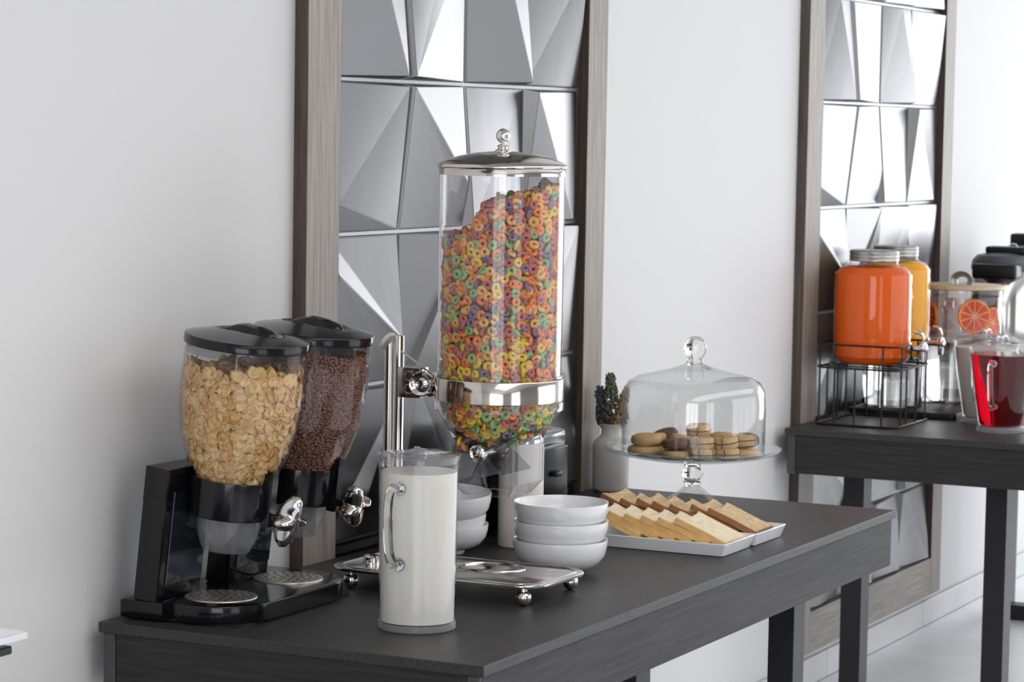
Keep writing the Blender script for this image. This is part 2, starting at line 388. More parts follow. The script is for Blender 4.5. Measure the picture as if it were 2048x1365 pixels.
PAT = {
 'A1': ([(0, 0, .3), (1, 0, 3.2), (1, 1, .3), (.45, 1, 2.8), (0, 1, .2)], (1, 3)),
 'A2': ([(0, 0, 3.4), (1, 0, .2), (1, 1, .2), (.6, 1, 1.6), (0, 1, 1.0)], (0, 3)),
 'A3': ([(0, 0, .2), (1, 0, 3.2), (1, 1, .2), (.45, 1, 2.6), (0, 1, .2)], (1, 3)),
 'A4': ([(0, 0, .4), (1, 0, .3), (1, 1, 3.0), (.2, 1, .2), (0, 1, .2)], (0, 2)),
 'B1': ([(0, 0, .3), (1, 0, .2), (1, 1, 3.4), (0, 1, 1.2), (0, .20, 2.2)], (2, 4)),
 'B2': ([(0, 0, .3), (1, 0, .3), (1, .32, 2.0), (1, 1, .2), (0, 1, 3.2)], (4, 2)),
 'B3': ([(0, 0, 2.4), (1, 0, .3), (1, 1, .3), (0, 1, .2)], (0, 2)),
 'B4': ([(0, 0, .3), (.85, 0, 1.6), (1, 0, .3), (1, 1, .2), (0, 1, 3.4)], (4, 1)),
 'C1': ([(0, 0, .2), (1, 0, .4), (1, .28, 2.6), (1, 1, .3), (0, 1, .3), (0, .75, 2.4)], (2, 5)),
 'C2': ([(0, 0, .3), (.10, .0, 2.2), (1, 0, .3), (1, 1, 2.6), (0, 1, .3)], (1, 3)),
 'C3': ([(0, 0, .3), (1, 0, .2), (1, 1, 2.6), (.3, 1, .4), (0, 1, .3)], (2, 0)),
 'C4': ([(0, 0, 2.8), (1, 0, .3), (1, 1, 1.6), (0, 1, .3)], (0, 2)),
 'D1': ([(0, 0, .2), (.3, 0, 2.2), (1, 0, .3), (1, 1, 3.0), (0, 1, .4)], (3, 1)),
 'D2': ([(0, 0, .4), (1, 0, 2.6), (1, 1, .3), (.2, 1, 2.2), (0, 1, .3)], (1, 3)),
 'D3': ([(0, 0, .3), (1, 0, 1.8), (1, 1, .3), (0, 1, 3.0)], (3, 1)),
 'D4': ([(0, 0, .3), (1, 0, 3.0), (1, 1, .3), (0, 1, 1.6)], (1, 3)),
}
PAT = {k: ([(u, v, min(h, 2.4) if k[0] in 'CD' else h) for u, v, h in p], r) for k, (p, r) in PAT.items()}   # the tiles behind the table tops stay clear of them
PM = {}
for k, p in PAT.items():
    PM[k] = mesh_of(facet_tile(p), (0, 0, 0), M['steel'], True, 12); PM[k].name = 'tile'
def panel(x0, x1, label):
    """x0..x1 outer edges of the posts"""
    r = thing('wall_panel', label, 'wall panel', (x0, 0, -0.654))
    wl, wr = 0.125, 0.105
    zt, zb = 2.20, -0.654
    for a, c in ((x0, x0+wl), (x1-wr, x1)):
        b = B(); box(b, a+0.001, c-0.001, -0.0005, 0.012, zb, zt, 0.0008, 1); obj('frame_post', b, M['frame_wood'], r, smooth=False)
        b = B(); box(b, a, a+0.004, 0.0, 0.017, zb, zt); box(b, a+0.002, a+0.0045, 0.017, WY, zb, zt); box(b, c-0.0045, c, 0.0, WY, zb, zt)
        obj('edge_strip', b, M['frame_side_shaded'], r, smooth=False)
    b = B(); box(b, x0+wl, x1-wr, 0.0, WY, zb, -0.533, 0.0008, 1); obj('bottom_rail', b, M['frame_wood_h'], r, smooth=False)
    b = B(); box(b, x0+wl, x1-wr, 0.0268, WY, -0.533, zt); obj('backing', b, M['steel_joint'], r, smooth=False)
    xs = x0+wl-0.008
    rows = ['D', 'C', 'B', 'A']
    ro = r.location
    for i in range(4):
        for k in range(-2, 8):
            z = 0.022+0.3035*k
            if z < -0.64 or z+TR > zt+0.05: continue
            row = rows[k % 4] if k >= 0 else rows[(k+2) % 2]
            key = row+str(i+1)
            t = bpy.data.objects.new('tile', PM[key]); C.objects.link(t); t.parent = r
            if z < -0.54: t.scale = (1, 1, (z+TR+0.533)/TR); z = -0.533
            t.location = (xs+i*TW-ro[0], 0.0275-ro[1], z+TH-ro[2])
    return r
panel(0.674, 2.042, 'tall wood-framed panel of folded steel tiles on the wall behind the rainbow cereal dispenser')
panel(3.41, 4.785, 'tall wood-framed panel of folded steel tiles on the wall behind the orange juice jars')

# ------------------------------------------------------------------ tables
def table(x0, z0, length, label, frames, yf=-0.57):
    t = thing('buffet_table', label, 'table', (x0, -0.365, -TH))
    x1 = x0+length; Y0, Y1 = -0.73, -0.0015
    b = B(); box(b, x0, x1, Y0, Y1, z0-0.018, z0, 0.0016, 1); obj('tabletop', b, M['top_wood'], t, smooth=False)
    zb = z0-0.125
    b = B(); box(b, x0+0.01, x1-0.01, Y0+0.008, Y0+0.03, zb, z0-0.018, 0.001, 1); obj('front_apron', b, M['apron_wood'], t, smooth=False)
    b = B(); box(b, x0+0.01, x1-0.01, Y1-0.03, Y1-0.008, zb, z0-0.018); obj('rear_apron', b, M['apron_wood'], t, smooth=False)
    for a in (x0+0.006, x1-0.03):
        b = B(); box(b, a, a+0.024, Y0+0.032, Y1-0.032, zb, z0-0.018, 0.001, 1); obj('end_apron', b, M['end_wood_shaded'], t, smooth=False)
    for a in (x0+0.004, x1-0.03):
        for c0, c1 in ((Y0+0.0085, Y0+0.031), (Y1-0.031, Y1-0.0085)):
            b = B(); box(b, a, a+0.026, c0, c1, zb-0.001, z0-0.0185, 0.001, 1); obj('corner_block', b, M['post_wood'], t, smooth=False)
    for fx in frames:
        for y0 in (-0.19, yf):
            b = B(); box(b, fx, fx+0.07, y0, y0+0.06, -TH+0.05, zb+0.02, 0.0015, 1); obj('leg', b, M['leg_metal'], t, smooth=False)
        b = B(); box(b, fx, fx+0.07, yf, -0.13, -TH, -TH+0.05, 0.0015, 1); obj('foot_beam', b, M['leg_metal'], t, smooth=False)
    return t
table(0.0, 0.0, 2.05, 'dark charcoal laminate buffet table carrying the cereal dispensers and bread', (0.14, 0.97, 1.84))
table(3.28, 0.024, 2.05, 'dark charcoal laminate buffet table carrying the juice jars', (3.42, 4.95), -0.60)
table(-2.75, 0.0, 2.05, 'dark charcoal laminate buffet table carrying the small white plate', (-2.6, -1.78, -0.91))

# ------------------------------------------------------------------ scattered cereal
def joined(name, variants, xf, mi, mats, parent=None, label=None, cat=None, loc=(0, 0, 0), smooth=True):
    """many small pieces in one mesh: variants = [(verts Nx3, faces)], xf = [(variant, 3x3, 3-vector)]"""
    V = []; F = []; Mi = []; off = 0
    for (k, R3, p), m_ in zip(xf, mi):
        vs, fs = variants[k]
        V.append(vs @ R3.T + p); F.append(fs+off); Mi.append(np.full(len(fs), m_)); off += len(vs)
    V = np.concatenate(V); F = np.concatenate(F); Mi = np.concatenate(Mi)
    me = bpy.data.meshes.new(name)
    org = np.array(root_loc(parent) if parent else Vector(loc))
    k = F.shape[1]
    me.vertices.add(len(V)); me.vertices.foreach_set('co', (V-org).astype(np.float32).ravel())
    me.loops.add(F.size); me.loops.foreach_set('vertex_index', F.astype(np.int32).ravel())
    me.polygons.add(len(F)); me.polygons.foreach_set('loop_start', (np.arange(len(F))*k).astype(np.int32)); me.polygons.foreach_set('loop_total', np.full(len(F), k, np.int32))
    me.polygons.foreach_set('material_index', Mi.astype(np.int32)); me.polygons.foreach_set('use_smooth', np.ones(len(F), bool))
    for x in mats: me.materials.append(x)
    me.update(calc_edges=True); me.validate()
    o = bpy.data.objects.new(name, me); C.objects.link(o)
    if parent: o.parent = parent
    else: o.location = Vector(org)+Vector((0, 0, TH)); o['_o'] = tuple(org)
    o['kind'] = 'stuff'
    if label: o['label'] = label
    if cat: o['category'] = cat
    return o
def rot_to(nrm, spin):
    """3x3 turning local z to nrm, then spun about it"""
    q = Vector((0, 0, 1)).rotation_difference(Vector(nrm)); mm = q.to_matrix() @ Matrix.Rotation(spin, 3, 'Z')
    return np.array(mm)
def ring_variant(R, r, nu=14, nv=7, wob=0.0, seed=0):
    g = random.Random(seed); V = []; F = []
    ph = g.random()*6
    for i in range(nu):
        a = 2*PI*i/nu; rr = R*(1+wob*math.sin(2*a+ph)); tk = r*(1+wob*0.8*math.sin(3*a+ph*2))
        for j in range(nv):
            b = 2*PI*j/nv
            V.append(((rr+tk*math.cos(b))*math.cos(a), (rr+tk*math.cos(b))*math.sin(a), tk*0.95*math.sin(b)))
    for i in range(nu):
        for j in range(nv):
            F.append((i*nv+j, ((i+1) % nu)*nv+j, ((i+1) % nu)*nv+(j+1) % nv, i*nv+(j+1) % nv))
    return np.array(V), np.array(F)
def flake_variant(R, seed):
    g = random.Random(seed); V = []; F = []; n = 12
    b1, b2 = g.uniform(.25, .6), g.uniform(-.25, .3); ph = g.random()*6
    def h(x, y): return R*(b1*(x*x)+b2*y*y+0.10*math.sin(6*x+ph)*math.cos(5*y+ph))
    ths = 0.0007
    rings = []
    for s in (1, -1):
        for rr in (0.5, 1.0):
            ring = []
            for i in range(n):
                a = 2*PI*i/n; e = rr*(1+0.10*math.sin(3*a+ph)*(rr > .9)+0.06*math.sin(5*a+ph*2)*(rr > .9)); x, y = e*math.cos(a), e*math.sin(a)*0.88
                ring.append(len(V)); V.append((x*R, y*R, h(x, y)+s*ths*(1 if rr < .9 else .55)))
            rings.append(ring)
    ct = len(V); V.append((0, 0, h(0, 0)+ths)); cb = len(V); V.append((0, 0, h(0, 0)-ths))
    for i in range(n):
        j = (i+1) % n
        F += [(ct, rings[0][i], rings[0][j], rings[0][j])]
        F += [(rings[0][i], rings[1][i], rings[1][j], rings[0][j])]
        F += [(rings[1][i], rings[3][i], rings[3][j], rings[1][j])]
        F += [(rings[3][i], rings[2][i], rings[2][j], rings[3][j])]
        F += [(rings[2][i], cb, cb, rings[2][j])]
    T = []
    for f in F:
        q = []
        for x in f:
            if x not in q: q.append(x)
        if len(q) == 4: T += [(q[0], q[1], q[2]), (q[0], q[2], q[3])]
        else: T.append(tuple(q))
    return np.array(V), np.array(T)
def puff_variant(r, seed):
    t = bmesh.new(); bmesh.ops.create_icosphere(t, subdivisions=1, radius=r); g = random.Random(seed)
    for v in t.verts: v.co *= g.uniform(.85, 1.12)
    t.verts.ensure_lookup_table(); V = np.array([tuple(v.co) for v in t.verts]); F = np.array([[v.index for v in f.verts] for f in t.faces]); t.free()
    return V, F
def shells(rad, z0, z1, ds, dz, dr, nsh, jit, top=None):
    """points on nested shells under the profile rad(z): (x, y, z, shell number)"""
    out = []
    for k in range(nsh):
        z = z0+0.5*dz*(k % 2); row = 0
        while z < z1:
            R = rad(z)-dr*(k+0.5)
            if R > ds*0.25:
                n = max(1, int(2*PI*R/ds)); a0 = nrng.random()*0.2+(row % 2)*PI/n
                for i in range(n):
                    a = a0+2*PI*i/n+nrng.normal()*jit*ds/R; zz = z+nrng.normal()*jit*dz; RR = R-abs(nrng.normal())*jit*dr*0.6
                    x, y = RR*math.cos(a), RR*math.sin(a)
                    if top is None or zz < top(x, y): out.append((x, y, zz, k))
            z += dz; row += 1
    return out
def interp(tab):
    xs = [a for a, _ in tab]; ys = [b for _, b in tab]
    return lambda z: float(np.interp(z, xs, ys))

# ------------------------------------------------------------------ twin black dispenser
AL = math.radians(6.3)
PIV = Vector((0, -0.158, 0.116))
TILT = Matrix.Translation(PIV) @ Matrix.Rotation(AL, 4, 'X') @ Matrix.Translation(-PIV)
D0 = (0.26, -0.13, 0)
stand = thing('twin_dispenser', 'black twin cereal dispenser stand with two clear hoppers nearest the left wall', 'cereal dispenser', D0)
b = B()
tray_out = [(0.045, -0.016), (0.045, -0.100), (0.060, -0.102)] + [(x, y) for x, y in arc(0.150, -0.150, 0.097, PI*0.90, 1.5*PI, 10)] + [(x, y) for x, y in arc(0.372, -0.150, 0.097, 1.5*PI, 2.10*PI, 10)] + [(0.475, -0.100), (0.475, -0.016)]
prism(b, tray_out, 0.003, 0.034, 0.003); obj('base', b, M['black'], stand)
b = B(); box(b, 0.07, 0.44, -0.235, -0.03, 0.0, 0.004); obj('underside', b, M['black_satin'], stand)
XC = (0.150, 0.372)
for xc in XC:                                    # chrome drip grilles with punched holes
    b = B(); lathe(b, [(0, 0.0365), (0.058, 0.0365), (0.0615, 0.0358), (0.0625, 0.034), (0.0625, 0.030)], (xc, -0.150, 0), 48)
    g = obj('drip_grille', b, M['grille'], stand)
    b = B()
    for q, n in ((0.012, 5), (0.026, 10), (0.040, 15), (0.052, 20)):
        for i in range(n):
            a = 2*PI*i/n+q*50
            lathe(b, [(0, 0.0369), (0.0029, 0.0369), (0.0031, 0.0364)], (xc+q*math.cos(a), -0.150+q*math.sin(a), 0), 8)
    obj('drain_holes', b, M['black_satin'], g)
UW = ((0.048, 0.180), (0.272, 0.404))
for a, c in UW:                                  # leaning uprights with a mirror panel on the front
    b = B(); box(b, a, c, -0.096, -0.048, 0.022, 0.250, 0.003, 2, TILT); up = obj('upright', b, M['black'], stand)
    b = B(); box(b, a+0.018, c-0.004, -0.0995, -0.094, 0.052, 0.215, 0.001, 1, TILT); obj('mirror_panel', b, M['mirror_black'], up)
b = B(); box(b, 0.0475, 0.436, -0.0965, -0.0475, 0.192, 0.254, 0.003, 2, TILT); obj('cross_beam', b, M['black'], stand)
def knob_mesh():
    """three-winged turning knob, axis along y, front towards -y"""
    b = B(); N = 60; layers = [(0.002, 0.40), (-0.004, 0.80), (-0.013, 1.0), (-0.024, 0.97), (-0.033, 0.78), (-0.038, 0.40)]
    rg = []
    for y, s in layers:
        ring = []
        for i in range(N):
            a = 2*PI*i/N
            g_ = lambda a1, w: math.exp(-(((a-a1+PI) % (2*PI)-PI)/w)**2)
            up_, dn_, s1, s2 = g_(PI*0.55, 0.50), g_(-PI*0.45, 0.50), g_(PI*0.02, 0.45), g_(PI*1.08, 0.5)
            r = (0.0155+0.030*up_+0.031*dn_+0.016*s1+0.014*s2)*s
            yy = y-0.014*up_*up_*s+0.004*dn_-0.010*s1
            ring.append(b.verts.new((r*math.cos(a), yy, r*math.sin(a))))
        rg.append(ring)
    for p, q in zip(rg, rg[1:]):
        for i in range(N): b.faces.new((p[i], p[(i+1) % N], q[(i+1) % N], q[i]))
    b.faces.new(rg[0]); b.faces.new(rg[-1][::-1])
    return b
BODY = [(0.0, 0.040), (0.022, 0.0495), (0.050, 0.0535), (0.075, 0.0560), (0.122, 0.0685), (0.165, 0.0875), (0.205, 0.0990), (0.255, 0.1045), (0.300, 0.1048), (0.354, 0.1030)]
bodyr = interp(BODY)
flakes = [flake_variant(0.0118, s) for s in range(5)]
puffs = [puff_variant(0.0034, s) for s in range(4)]
for n_, xc in enumerate(XC):
    O = Vector((xc, -0.158, 0.116)); MT = Matrix.Translation(O) @ Matrix.Rotation(AL, 4, 'X')
    MTn = np.array(MT.to_3x3()); On = np.array(O)
    # hopper
    b = B(); pr = [(r, z) for z, r in BODY if z >= 0.070]
    fine = [(bodyr(z), z) for z in np.linspace(0.078, 0.354, 24)]
    sm = [((a[0]*0.5+(fine[max(i-1, 0)][0]+fine[min(i+1, 23)][0])*0.25), a[1]) for i, a in enumerate(fine)]
    lathe(b, sm+[(r-0.0018, z) for r, z in reversed(sm)], M4=MT, seg=72)
    hop = obj('hopper', b, M['clear'], stand, label=('clear hopper of golden corn flakes' if n_ == 0 else 'clear hopper of small brown cocoa puffs'))
    # lower cup and its inner chute
    b = B(); cup = [(0.0375, 0.0), (0.0405, 0.001), (0.0505, 0.024), (0.0545, 0.050), (0.0555, 0.078)]
    lathe(b, cup+[(r-0.0022, z+0.001) for r, z in reversed(cup)], M4=MT, seg=48); obj('outlet_cup', b, M['frost'], stand)
    b = B(); ch = [(0.026, 0.022), (0.033, 0.030), (0.037, 0.07)]
    lathe(b, ch+[(r-0.002, z) for r, z in reversed(ch)], M4=MT, seg=32); obj('chute', b, M['frost'], stand)
    # ring and arm
    b = B(); rp = [(0.0700, 0.062), (0.0725, 0.064), (0.0740, 0.125), (0.0735, 0.1275), (0.0705, 0.1275), (0.0585, 0.066), (0.0700, 0.062)]
    lathe(b, rp, M4=MT, seg=64); rg_ = obj('support_ring', b, M['black'], stand)
    b = B(); box(b, -0.030, 0.030, 0.062, 0.088, 0.068, 0.126, 0.002, 1, MT); obj('arm', b, M['black'], rg_)
    b = B(); prism(b, [(-0.009, -0.084), (0.009, -0.084), (0.009, -0.067), (-0.009, -0.067)], 0.055, 0.150, 0.001, MT); box(b, -0.006, 0.006, -0.098, -0.08, 0.066, 0.078, 0.002, 1, MT)
    obj('spindle_bracket', b, M['black'], stand)
    kb = knob_mesh()
    kb.transform(MT @ Matrix.Translation((0, -0.096, 0.072)) @ Matrix.Rotation(0.15 if n_ == 0 else -0.35, 4, 'Y'))
    obj('twist_knob', kb, M['chrome'], stand, angle=60)
    # lid: shallow cone with a sunk hollow and a raised bar handle
    b = B(); NR, NA = 26, 72
    prev = None
    for i in range(NR+1):
        q = i/NR; r = 0.1055*q; ring = []
        for k in range(NA):
            a = 2*PI*k/NA; x, y = r*math.cos(a), r*math.sin(a)
            z = 0.368+0.017*(1-q**1.5)
            # the hollow: an oval band around the bar
            e = math.sqrt((x/0.040)**2+((y)/0.064)**2)
            z -= 0.010*max(0, 1-e**4) if e < 1 else 0
            ring.append((x, y, z))
        if i == 0:
            v0 = b.verts.new(MT @ Vector(ring[0])); prev = [v0]*NA
        else:
            cur = [b.verts.new(MT @ Vector(p)) for p in ring]
            for k in range(NA):
                j = (k+1) % NA
                if i == 1: b.faces.new((v0, cur[k], cur[j]))
                else: b.faces.new((prev[k], cur[k], cur[j], prev[j]))
            prev = cur
    lathe(b, [(0.1055, 0.368), (0.1068, 0.366), (0.1068, 0.353), (0.1035, 0.3515), (0.100, 0.3515)], M4=MT, seg=72)
    lid = obj('lid', b, M['black'], stand, angle=40)
    b = B(); lathe(b, [(0.1015, 0.352), (0.1015, 0.338), (0.0995, 0.338)], M4=MT, seg=72); obj('seal_ring', b, M['smoke'], lid)
    b = B()
    hp = [Vector((0, -0.056, 0.378)), Vector((0, -0.047, 0.3850)), Vector((0, -0.022, 0.3900)), Vector((0, 0.002, 0.3920)), Vector((0, 0.020, 0.388)), Vector((0, 0.056, 0.374))]
    w_ = [0.006, 0.015, 0.019, 0.016, 0.012, 0.004]
    rows_ = []
    for p, w in zip(hp, w_):
        rows_.append([b.verts.new(MT @ Vector((p.x+s*w*f, p.y, p.z-dz))) for s, f, dz in ((-1, 1, .016), (-1, .8, .003), (-1, .3, 0), (1, .3, 0), (1, .8, .003), (1, 1, .016))])
    for p, q in zip(rows_, rows_[1:]):
        for k in range(5): b.faces.new((p[k], p[k+1], q[k+1], q[k]))
        b.faces.new((p[5], p[0], q[0], q[5]))
    b.faces.new(rows_[0]); b.faces.new(rows_[-1][::-1])
    obj('lid_handle', b, M['black'], lid, angle=50)
    # contents
    inner = lambda z: bodyr(z)-(0.0072 if n_ == 0 else 0.0045)
    if n_ == 0:
        top = lambda x, y: 0.316+0.010*math.sin(40*x+1)*math.cos(35*y)+0.12*(-y)*0.3
        pts = shells(inner, 0.085, 0.345, 0.0128, 0.0118, 0.0062, 4, 0.20, top)
        pts += [(x, y, z, 9) for x, y, z, k in shells(lambda z: bodyr(z)-0.028, 0.270, 0.345, 0.0135, 0.0085, 0.0095, 8, 0.2, top)]
        vis = []; rest = []
        for x, y, z, k in pts:
            rad = Vector((x, y, 0)).normalized()
            slope = (bodyr(min(z+.012, .33))-bodyr(z-.012))/.024 if k < 9 else 0
            nr = (rad*(1.0 if k < 9 else 0.2)+Vector((0, 0, -slope))+Vector((nrng.normal(), nrng.normal(), nrng.normal()))*(0.16 if k == 0 else 0.5)+Vector((0, 0, 0.5 if k == 9 else 0.1))).normalized()
            R3 = rot_to(nr, nrng.random()*6.28)*nrng.uniform(0.68, 1.08); x -= rad.x*0.002*slope*3; y -= rad.y*0.002*slope*3
            v = int(nrng.integers(5)); p = MTn @ np.array((x, y, z))+On
            facing = (x*-0.89+y*-0.45)/max(1e-6, math.hypot(x, y))
            (vis if k == 0 and facing > 0.25 else rest).append((v, R3, p, MTn))
        vis.sort(key=lambda t: -t[2][2]); keep = vis[:]; nrng.shuffle(keep) if False else None
        keep = vis[:300]; rest += vis[300:]
        fm = []
        for q, (vs, fs) in enumerate(flakes):
            for mm in ('flake', 'flake2'):
                me = bpy.data.meshes.new('corn_flake'); me.from_pydata(vs.tolist(), [], fs.tolist()); me.materials.append(M[mm])
                me.polygons.foreach_set('use_smooth', [True]*len(me.polygons)); fm.append(me)
        for q, (v, R3, p, _) in enumerate(keep):
            o = bpy.data.objects.new('corn_flake', fm[2*v+(q % 5 in (1, 3))]); C.objects.link(o)
            o.matrix_world = Matrix.Translation(Vector(p)+Vector((0, 0, TH))) @ Matrix((MTn @ R3).tolist()).to_4x4()
            o['_o'] = tuple(p); tag(o, 'golden corn flake pressed against the clear wall of the near hopper', 'cereal', 'corn flakes against the hopper wall')
        joined('corn_flakes', flakes, [(v, MTn @ R3, p) for v, R3, p, _ in rest], nrng.integers(0, 2, len(rest)), [M['flake'], M['flake2']], None, 'heap of golden corn flakes filling the near clear hopper', 'cereal', (xc, -0.158, 0.18))
    else:
        top = lambda x, y: 0.334+0.004*math.sin(60*x)
        pts = shells(inner, 0.082, 0.34, 0.0058, 0.0052, 0.0034, 3, 0.25, top)
        pts += shells(lambda z: bodyr(z)-0.012, 0.322, 0.34, 0.0058, 0.0045, 0.0055, 16, 0.25, top)
        xf = [(int(nrng.integers(4)), MTn*nrng.uniform(0.8, 1.15), MTn @ np.array((x, y, z))+On) for x, y, z, k in pts]
        joined('cocoa_puffs', puffs, xf, np.zeros(len(xf), int), [M['puff']], None, 'heap of small brown cocoa puffs filling the farther hopper', 'cereal', (xc, -0.158, 0.18))

# ------------------------------------------------------------------ tall chrome dispenser with rainbow rings
GX, GY = 0.61, -0.445
tow = thing('tower_dispenser', 'tall clear cylinder cereal dispenser on a chrome stand with ball feet', 'cereal dispenser', (GX, -0.36, 0))
b = B()
def chamf(x0, x1, y0, y1, c): return [(x1, y0+c), (x1, y1-c), (x1-c, y1), (x0+c, y1), (x0, y1-c), (x0, y0+c), (x0+c, y0), (x1-c, y0)]
def soft(poly, r=0.012, n=4):
    out = []
    for i in range(len(poly)):
        p = Vector(poly[i]); a = Vector(poly[i-1]); c = Vector(poly[(i+1) % len(poly)])
        A = p+(a-p).normalized()*r; D = p+(c-p).normalized()*r
        for k in range(n+1):
            t = k/n; out.append(tuple(A*(1-t)**2+p*2*t*(1-t)+D*t*t))
    return out
pl = soft(chamf(0.495, 0.727, -0.585, -0.150, 0.034))
prism(b, pl, 0.0325, 0.0385, 0.0018); obj('base_plate', b, M['polished'], tow)
b = B(); cx_, cy_ = 0.611, -0.3675
inn = [((x-cx_)*0.90+cx_, (y-cy_)*0.94+cy_) for x, y in pl]
tube(b, [(x, y, 0.0385) for x, y in inn], 0.0016, 6, True); obj('plate_edge_bead', b, M['polished'], tow)
b = B(); tube(b, [(x*1.0+0.645, y*1.0-0.42, 0.0388) for x, y in [(0.050*math.cos(t), 0.062*math.sin(t)) for t in np.linspace(0, 2*PI, 40, endpoint=False)]], 0.003, 8, True, flat=0.8); obj('cup_ring', b, M['polished'], tow)
for fx in (0.513, 0.709):
    for fy in (-0.198, -0.548):
        b = B(); ball(b, (fx, fy, 0.0145), 0.0145, 24, 16); lathe(b, [(0.0075, 0.026), (0.0065, 0.029), (0.009, 0.0325), (0, 0.0325)], (fx, fy, 0), 20); obj('ball_foot', b, M['chrome'], tow)
# post: two joined tubes, the rear one cut slantwise and closed by a disc
b = B(); lathe(b, [(0, 0.037), (0.0105, 0.037), (0.0105, 0.437)], (GX, -0.219, 0), 24)
for v in b.verts:
    if v.co.z > 0.43: v.co.z += (v.co.y+0.219)*-1.3
b.faces.new([v for v in b.verts if v.co.z > 0.40]) if False else None
post = obj('post', b, M['polished'], tow)
b = B(); lathe(b, [(0, 0.037), (0.0095, 0.037), (0.0095, 0.457), (0.0085, 0.4585), (0, 0.4585)], (GX, -0.2385, 0), 24); obj('post_tube', b, M['polished'], post)
b = B(); lathe(b, [(0, -0.004), (0.0165, -0.004), (0.018, -0.002), (0.018, 0.002), (0.0165, 0.004), (0, 0.004)], seg=32, M4=Matrix.Translation((GX, -0.214, 0.447)) @ Matrix.Rotation(math.radians(-56), 4, 'X')); obj('end_cap', b, M['matte_ceramic'], post)
b = B(); lathe(b, [(0, 0.037), (0.016, 0.037), (0.016, 0.052), (0.013, 0.055), (0, 0.055)], (GX-0.045, -0.212, 0), 24); obj('lock_nut', b, M['chrome'], tow)
b = B(); box(b, GX-0.016, GX+0.016, -0.292, -0.244, 0.346, 0.402, 0.002, 2); br = obj('bracket', b, M['chrome_warm'], tow)
b = B()
for z in (0.362, 0.386):
    tube(b, [(GX-0.0165, -0.268+0.0085*math.cos(t), z+0.0085*math.sin(t)) for t in np.linspace(0, 2*PI, 20, endpoint=False)], 0.0012, 6, True)
obj('bracket_boss', b, M['chrome'], br)
KM = Matrix.Translation((GX-0.022, -0.300, 0.374)) @ Matrix.Rotation(-PI/2, 4, 'Y')
b = B(); lathe(b, [(0, 0.006), (0.008, 0.010), (0.013, 0.006), (0.017, 0.010), (0.021, 0.012), (0.0235, 0.008), (0.0235, -0.002), (0.018, -0.008), (0.010, -0.010), (0.010, -0.03), (0, -0.03)], seg=32, M4=KM); obj('hinge_knob', b, M['chrome'], tow)
b = B(); lathe(b, [(0.014, -0.02), (0.020, -0.018), (0.020, 0.018), (0.014, 0.02)], seg=24, M4=Matrix.Translation((GX, -0.312, 0.371)) @ Matrix.Rotation(PI/2, 4, 'Y')); box(b, GX-0.014, GX+0.014, -0.335, -0.308, 0.354, 0.388, 0.003, 2); obj('hinge_block', b, M['chrome_warm'], tow)
b = B(); tube(b, [(GX-0.006, -0.247, 0.430), (GX-0.006, -0.300, 0.398), (GX-0.008, -0.322, 0.384)], 0.0022, 8); obj('safety_rod', b, M['polished'], tow)
# band, lid, cylinder
b = B(); bp_ = [(0.1145, 0.3525), (0.1165, 0.3535), (0.1165, 0.3915), (0.1155, 0.393), (0.1145, 0.393), (0.1145, 0.3525)]
lathe(b, bp_, (GX, GY, 0), 96); obj('chrome_band', b, M['chrome_warm'], tow)
b = B(); cp_ = [(0.1125, 0.340), (0.1125, 0.762)]
lathe(b, cp_+[(0.1095, 0.762), (0.1095, 0.340), (0.1125, 0.340)], (GX, GY, 0), 96); obj('cylinder', b, M['clear'], tow)
b = B(); cl = [(0.1135, 0.393), (0.1165, 0.395), (0.1165, 0.399), (0.1128, 0.400)]
lathe(b, cl, (GX, GY, 0), 96); lathe(b, [(0.116, 0.352), (0.1175, 0.349), (0.1175, 0.336), (0.114, 0.3345), (0.113, 0.340)], (GX, GY, 0), 96); obj('collar', b, M['clear'], tow)
b = B(); lathe(b, [(0.1142, 0.7565), (0.1142, 0.768), (0.1150, 0.7695), (0.1175, 0.771), (0.1175, 0.7745), (0.1155, 0.7765), (0.108, 0.7800), (0.080, 0.7905), (0.050, 0.7965), (0.018, 0.7995), (0.012, 0.8000), (0, 0.8000)], (GX, GY, 0), 96); ld = obj('lid', b, M['chrome_warm'], tow, angle=50)
b = B(); lathe(b, [(0.014, 0.7990), (0.0145, 0.8015), (0.010, 0.8035), (0.0085, 0.8060), (0.011, 0.8085), (0.010, 0.8100), (0.0052, 0.8120), (0.0048, 0.8165)], (GX, GY, 0), 32); ball(b, (GX, GY, 0.8270), 0.0132, 28, 20); obj('lid_knob', b, M['chrome'], ld, angle=50)
# funnel and the eight-sided box with the paddle wheel
b = B()
def oct_(s, c): return [(s, -s+c), (s, s-c), (s-c, s), (-s+c, s), (-s, s-c), (-s, -s+c), (-s+c, -s), (s-c, -s)]
def loft(b, rings, close_last=False):
    vs = [[b.verts.new(p) for p in r] for r in rings]
    for a, c in zip(vs, vs[1:]):
        n = len(a)
        for i in range(n): b.faces.new((a[i], a[(i+1) % n], c[(i+1) % n], c[i]))
    if close_last: b.faces.new(vs[-1])
def circ8(r, z, n=64): return [(GX+r*math.cos(2*PI*i/n-PI/4+PI/64), GY+r*math.sin(2*PI*i/n-PI/4+PI/64), z) for i in range(n)]
def boxring(s, c, z, n=64):
    out = []
    P = oct_(s, c)
    for i in range(n):
        a = 2*PI*i/n-PI/4+PI/64; d = Vector((math.cos(a), math.sin(a)))
        # distance to the outline along d
        t = min(s/max(abs(d.x), 1e-6), s/max(abs(d.y), 1e-6), (2*s-c)/(abs(d.x)+abs(d.y)))
        out.append((GX+d.x*t, GY+d.y*t, z))
    return out
loft(b, [circ8(0.1135, 0.338), circ8(0.1095, 0.329), boxring(0.066, 0.014, 0.283)]); obj('funnel', b, M['clear'], tow, angle=30)
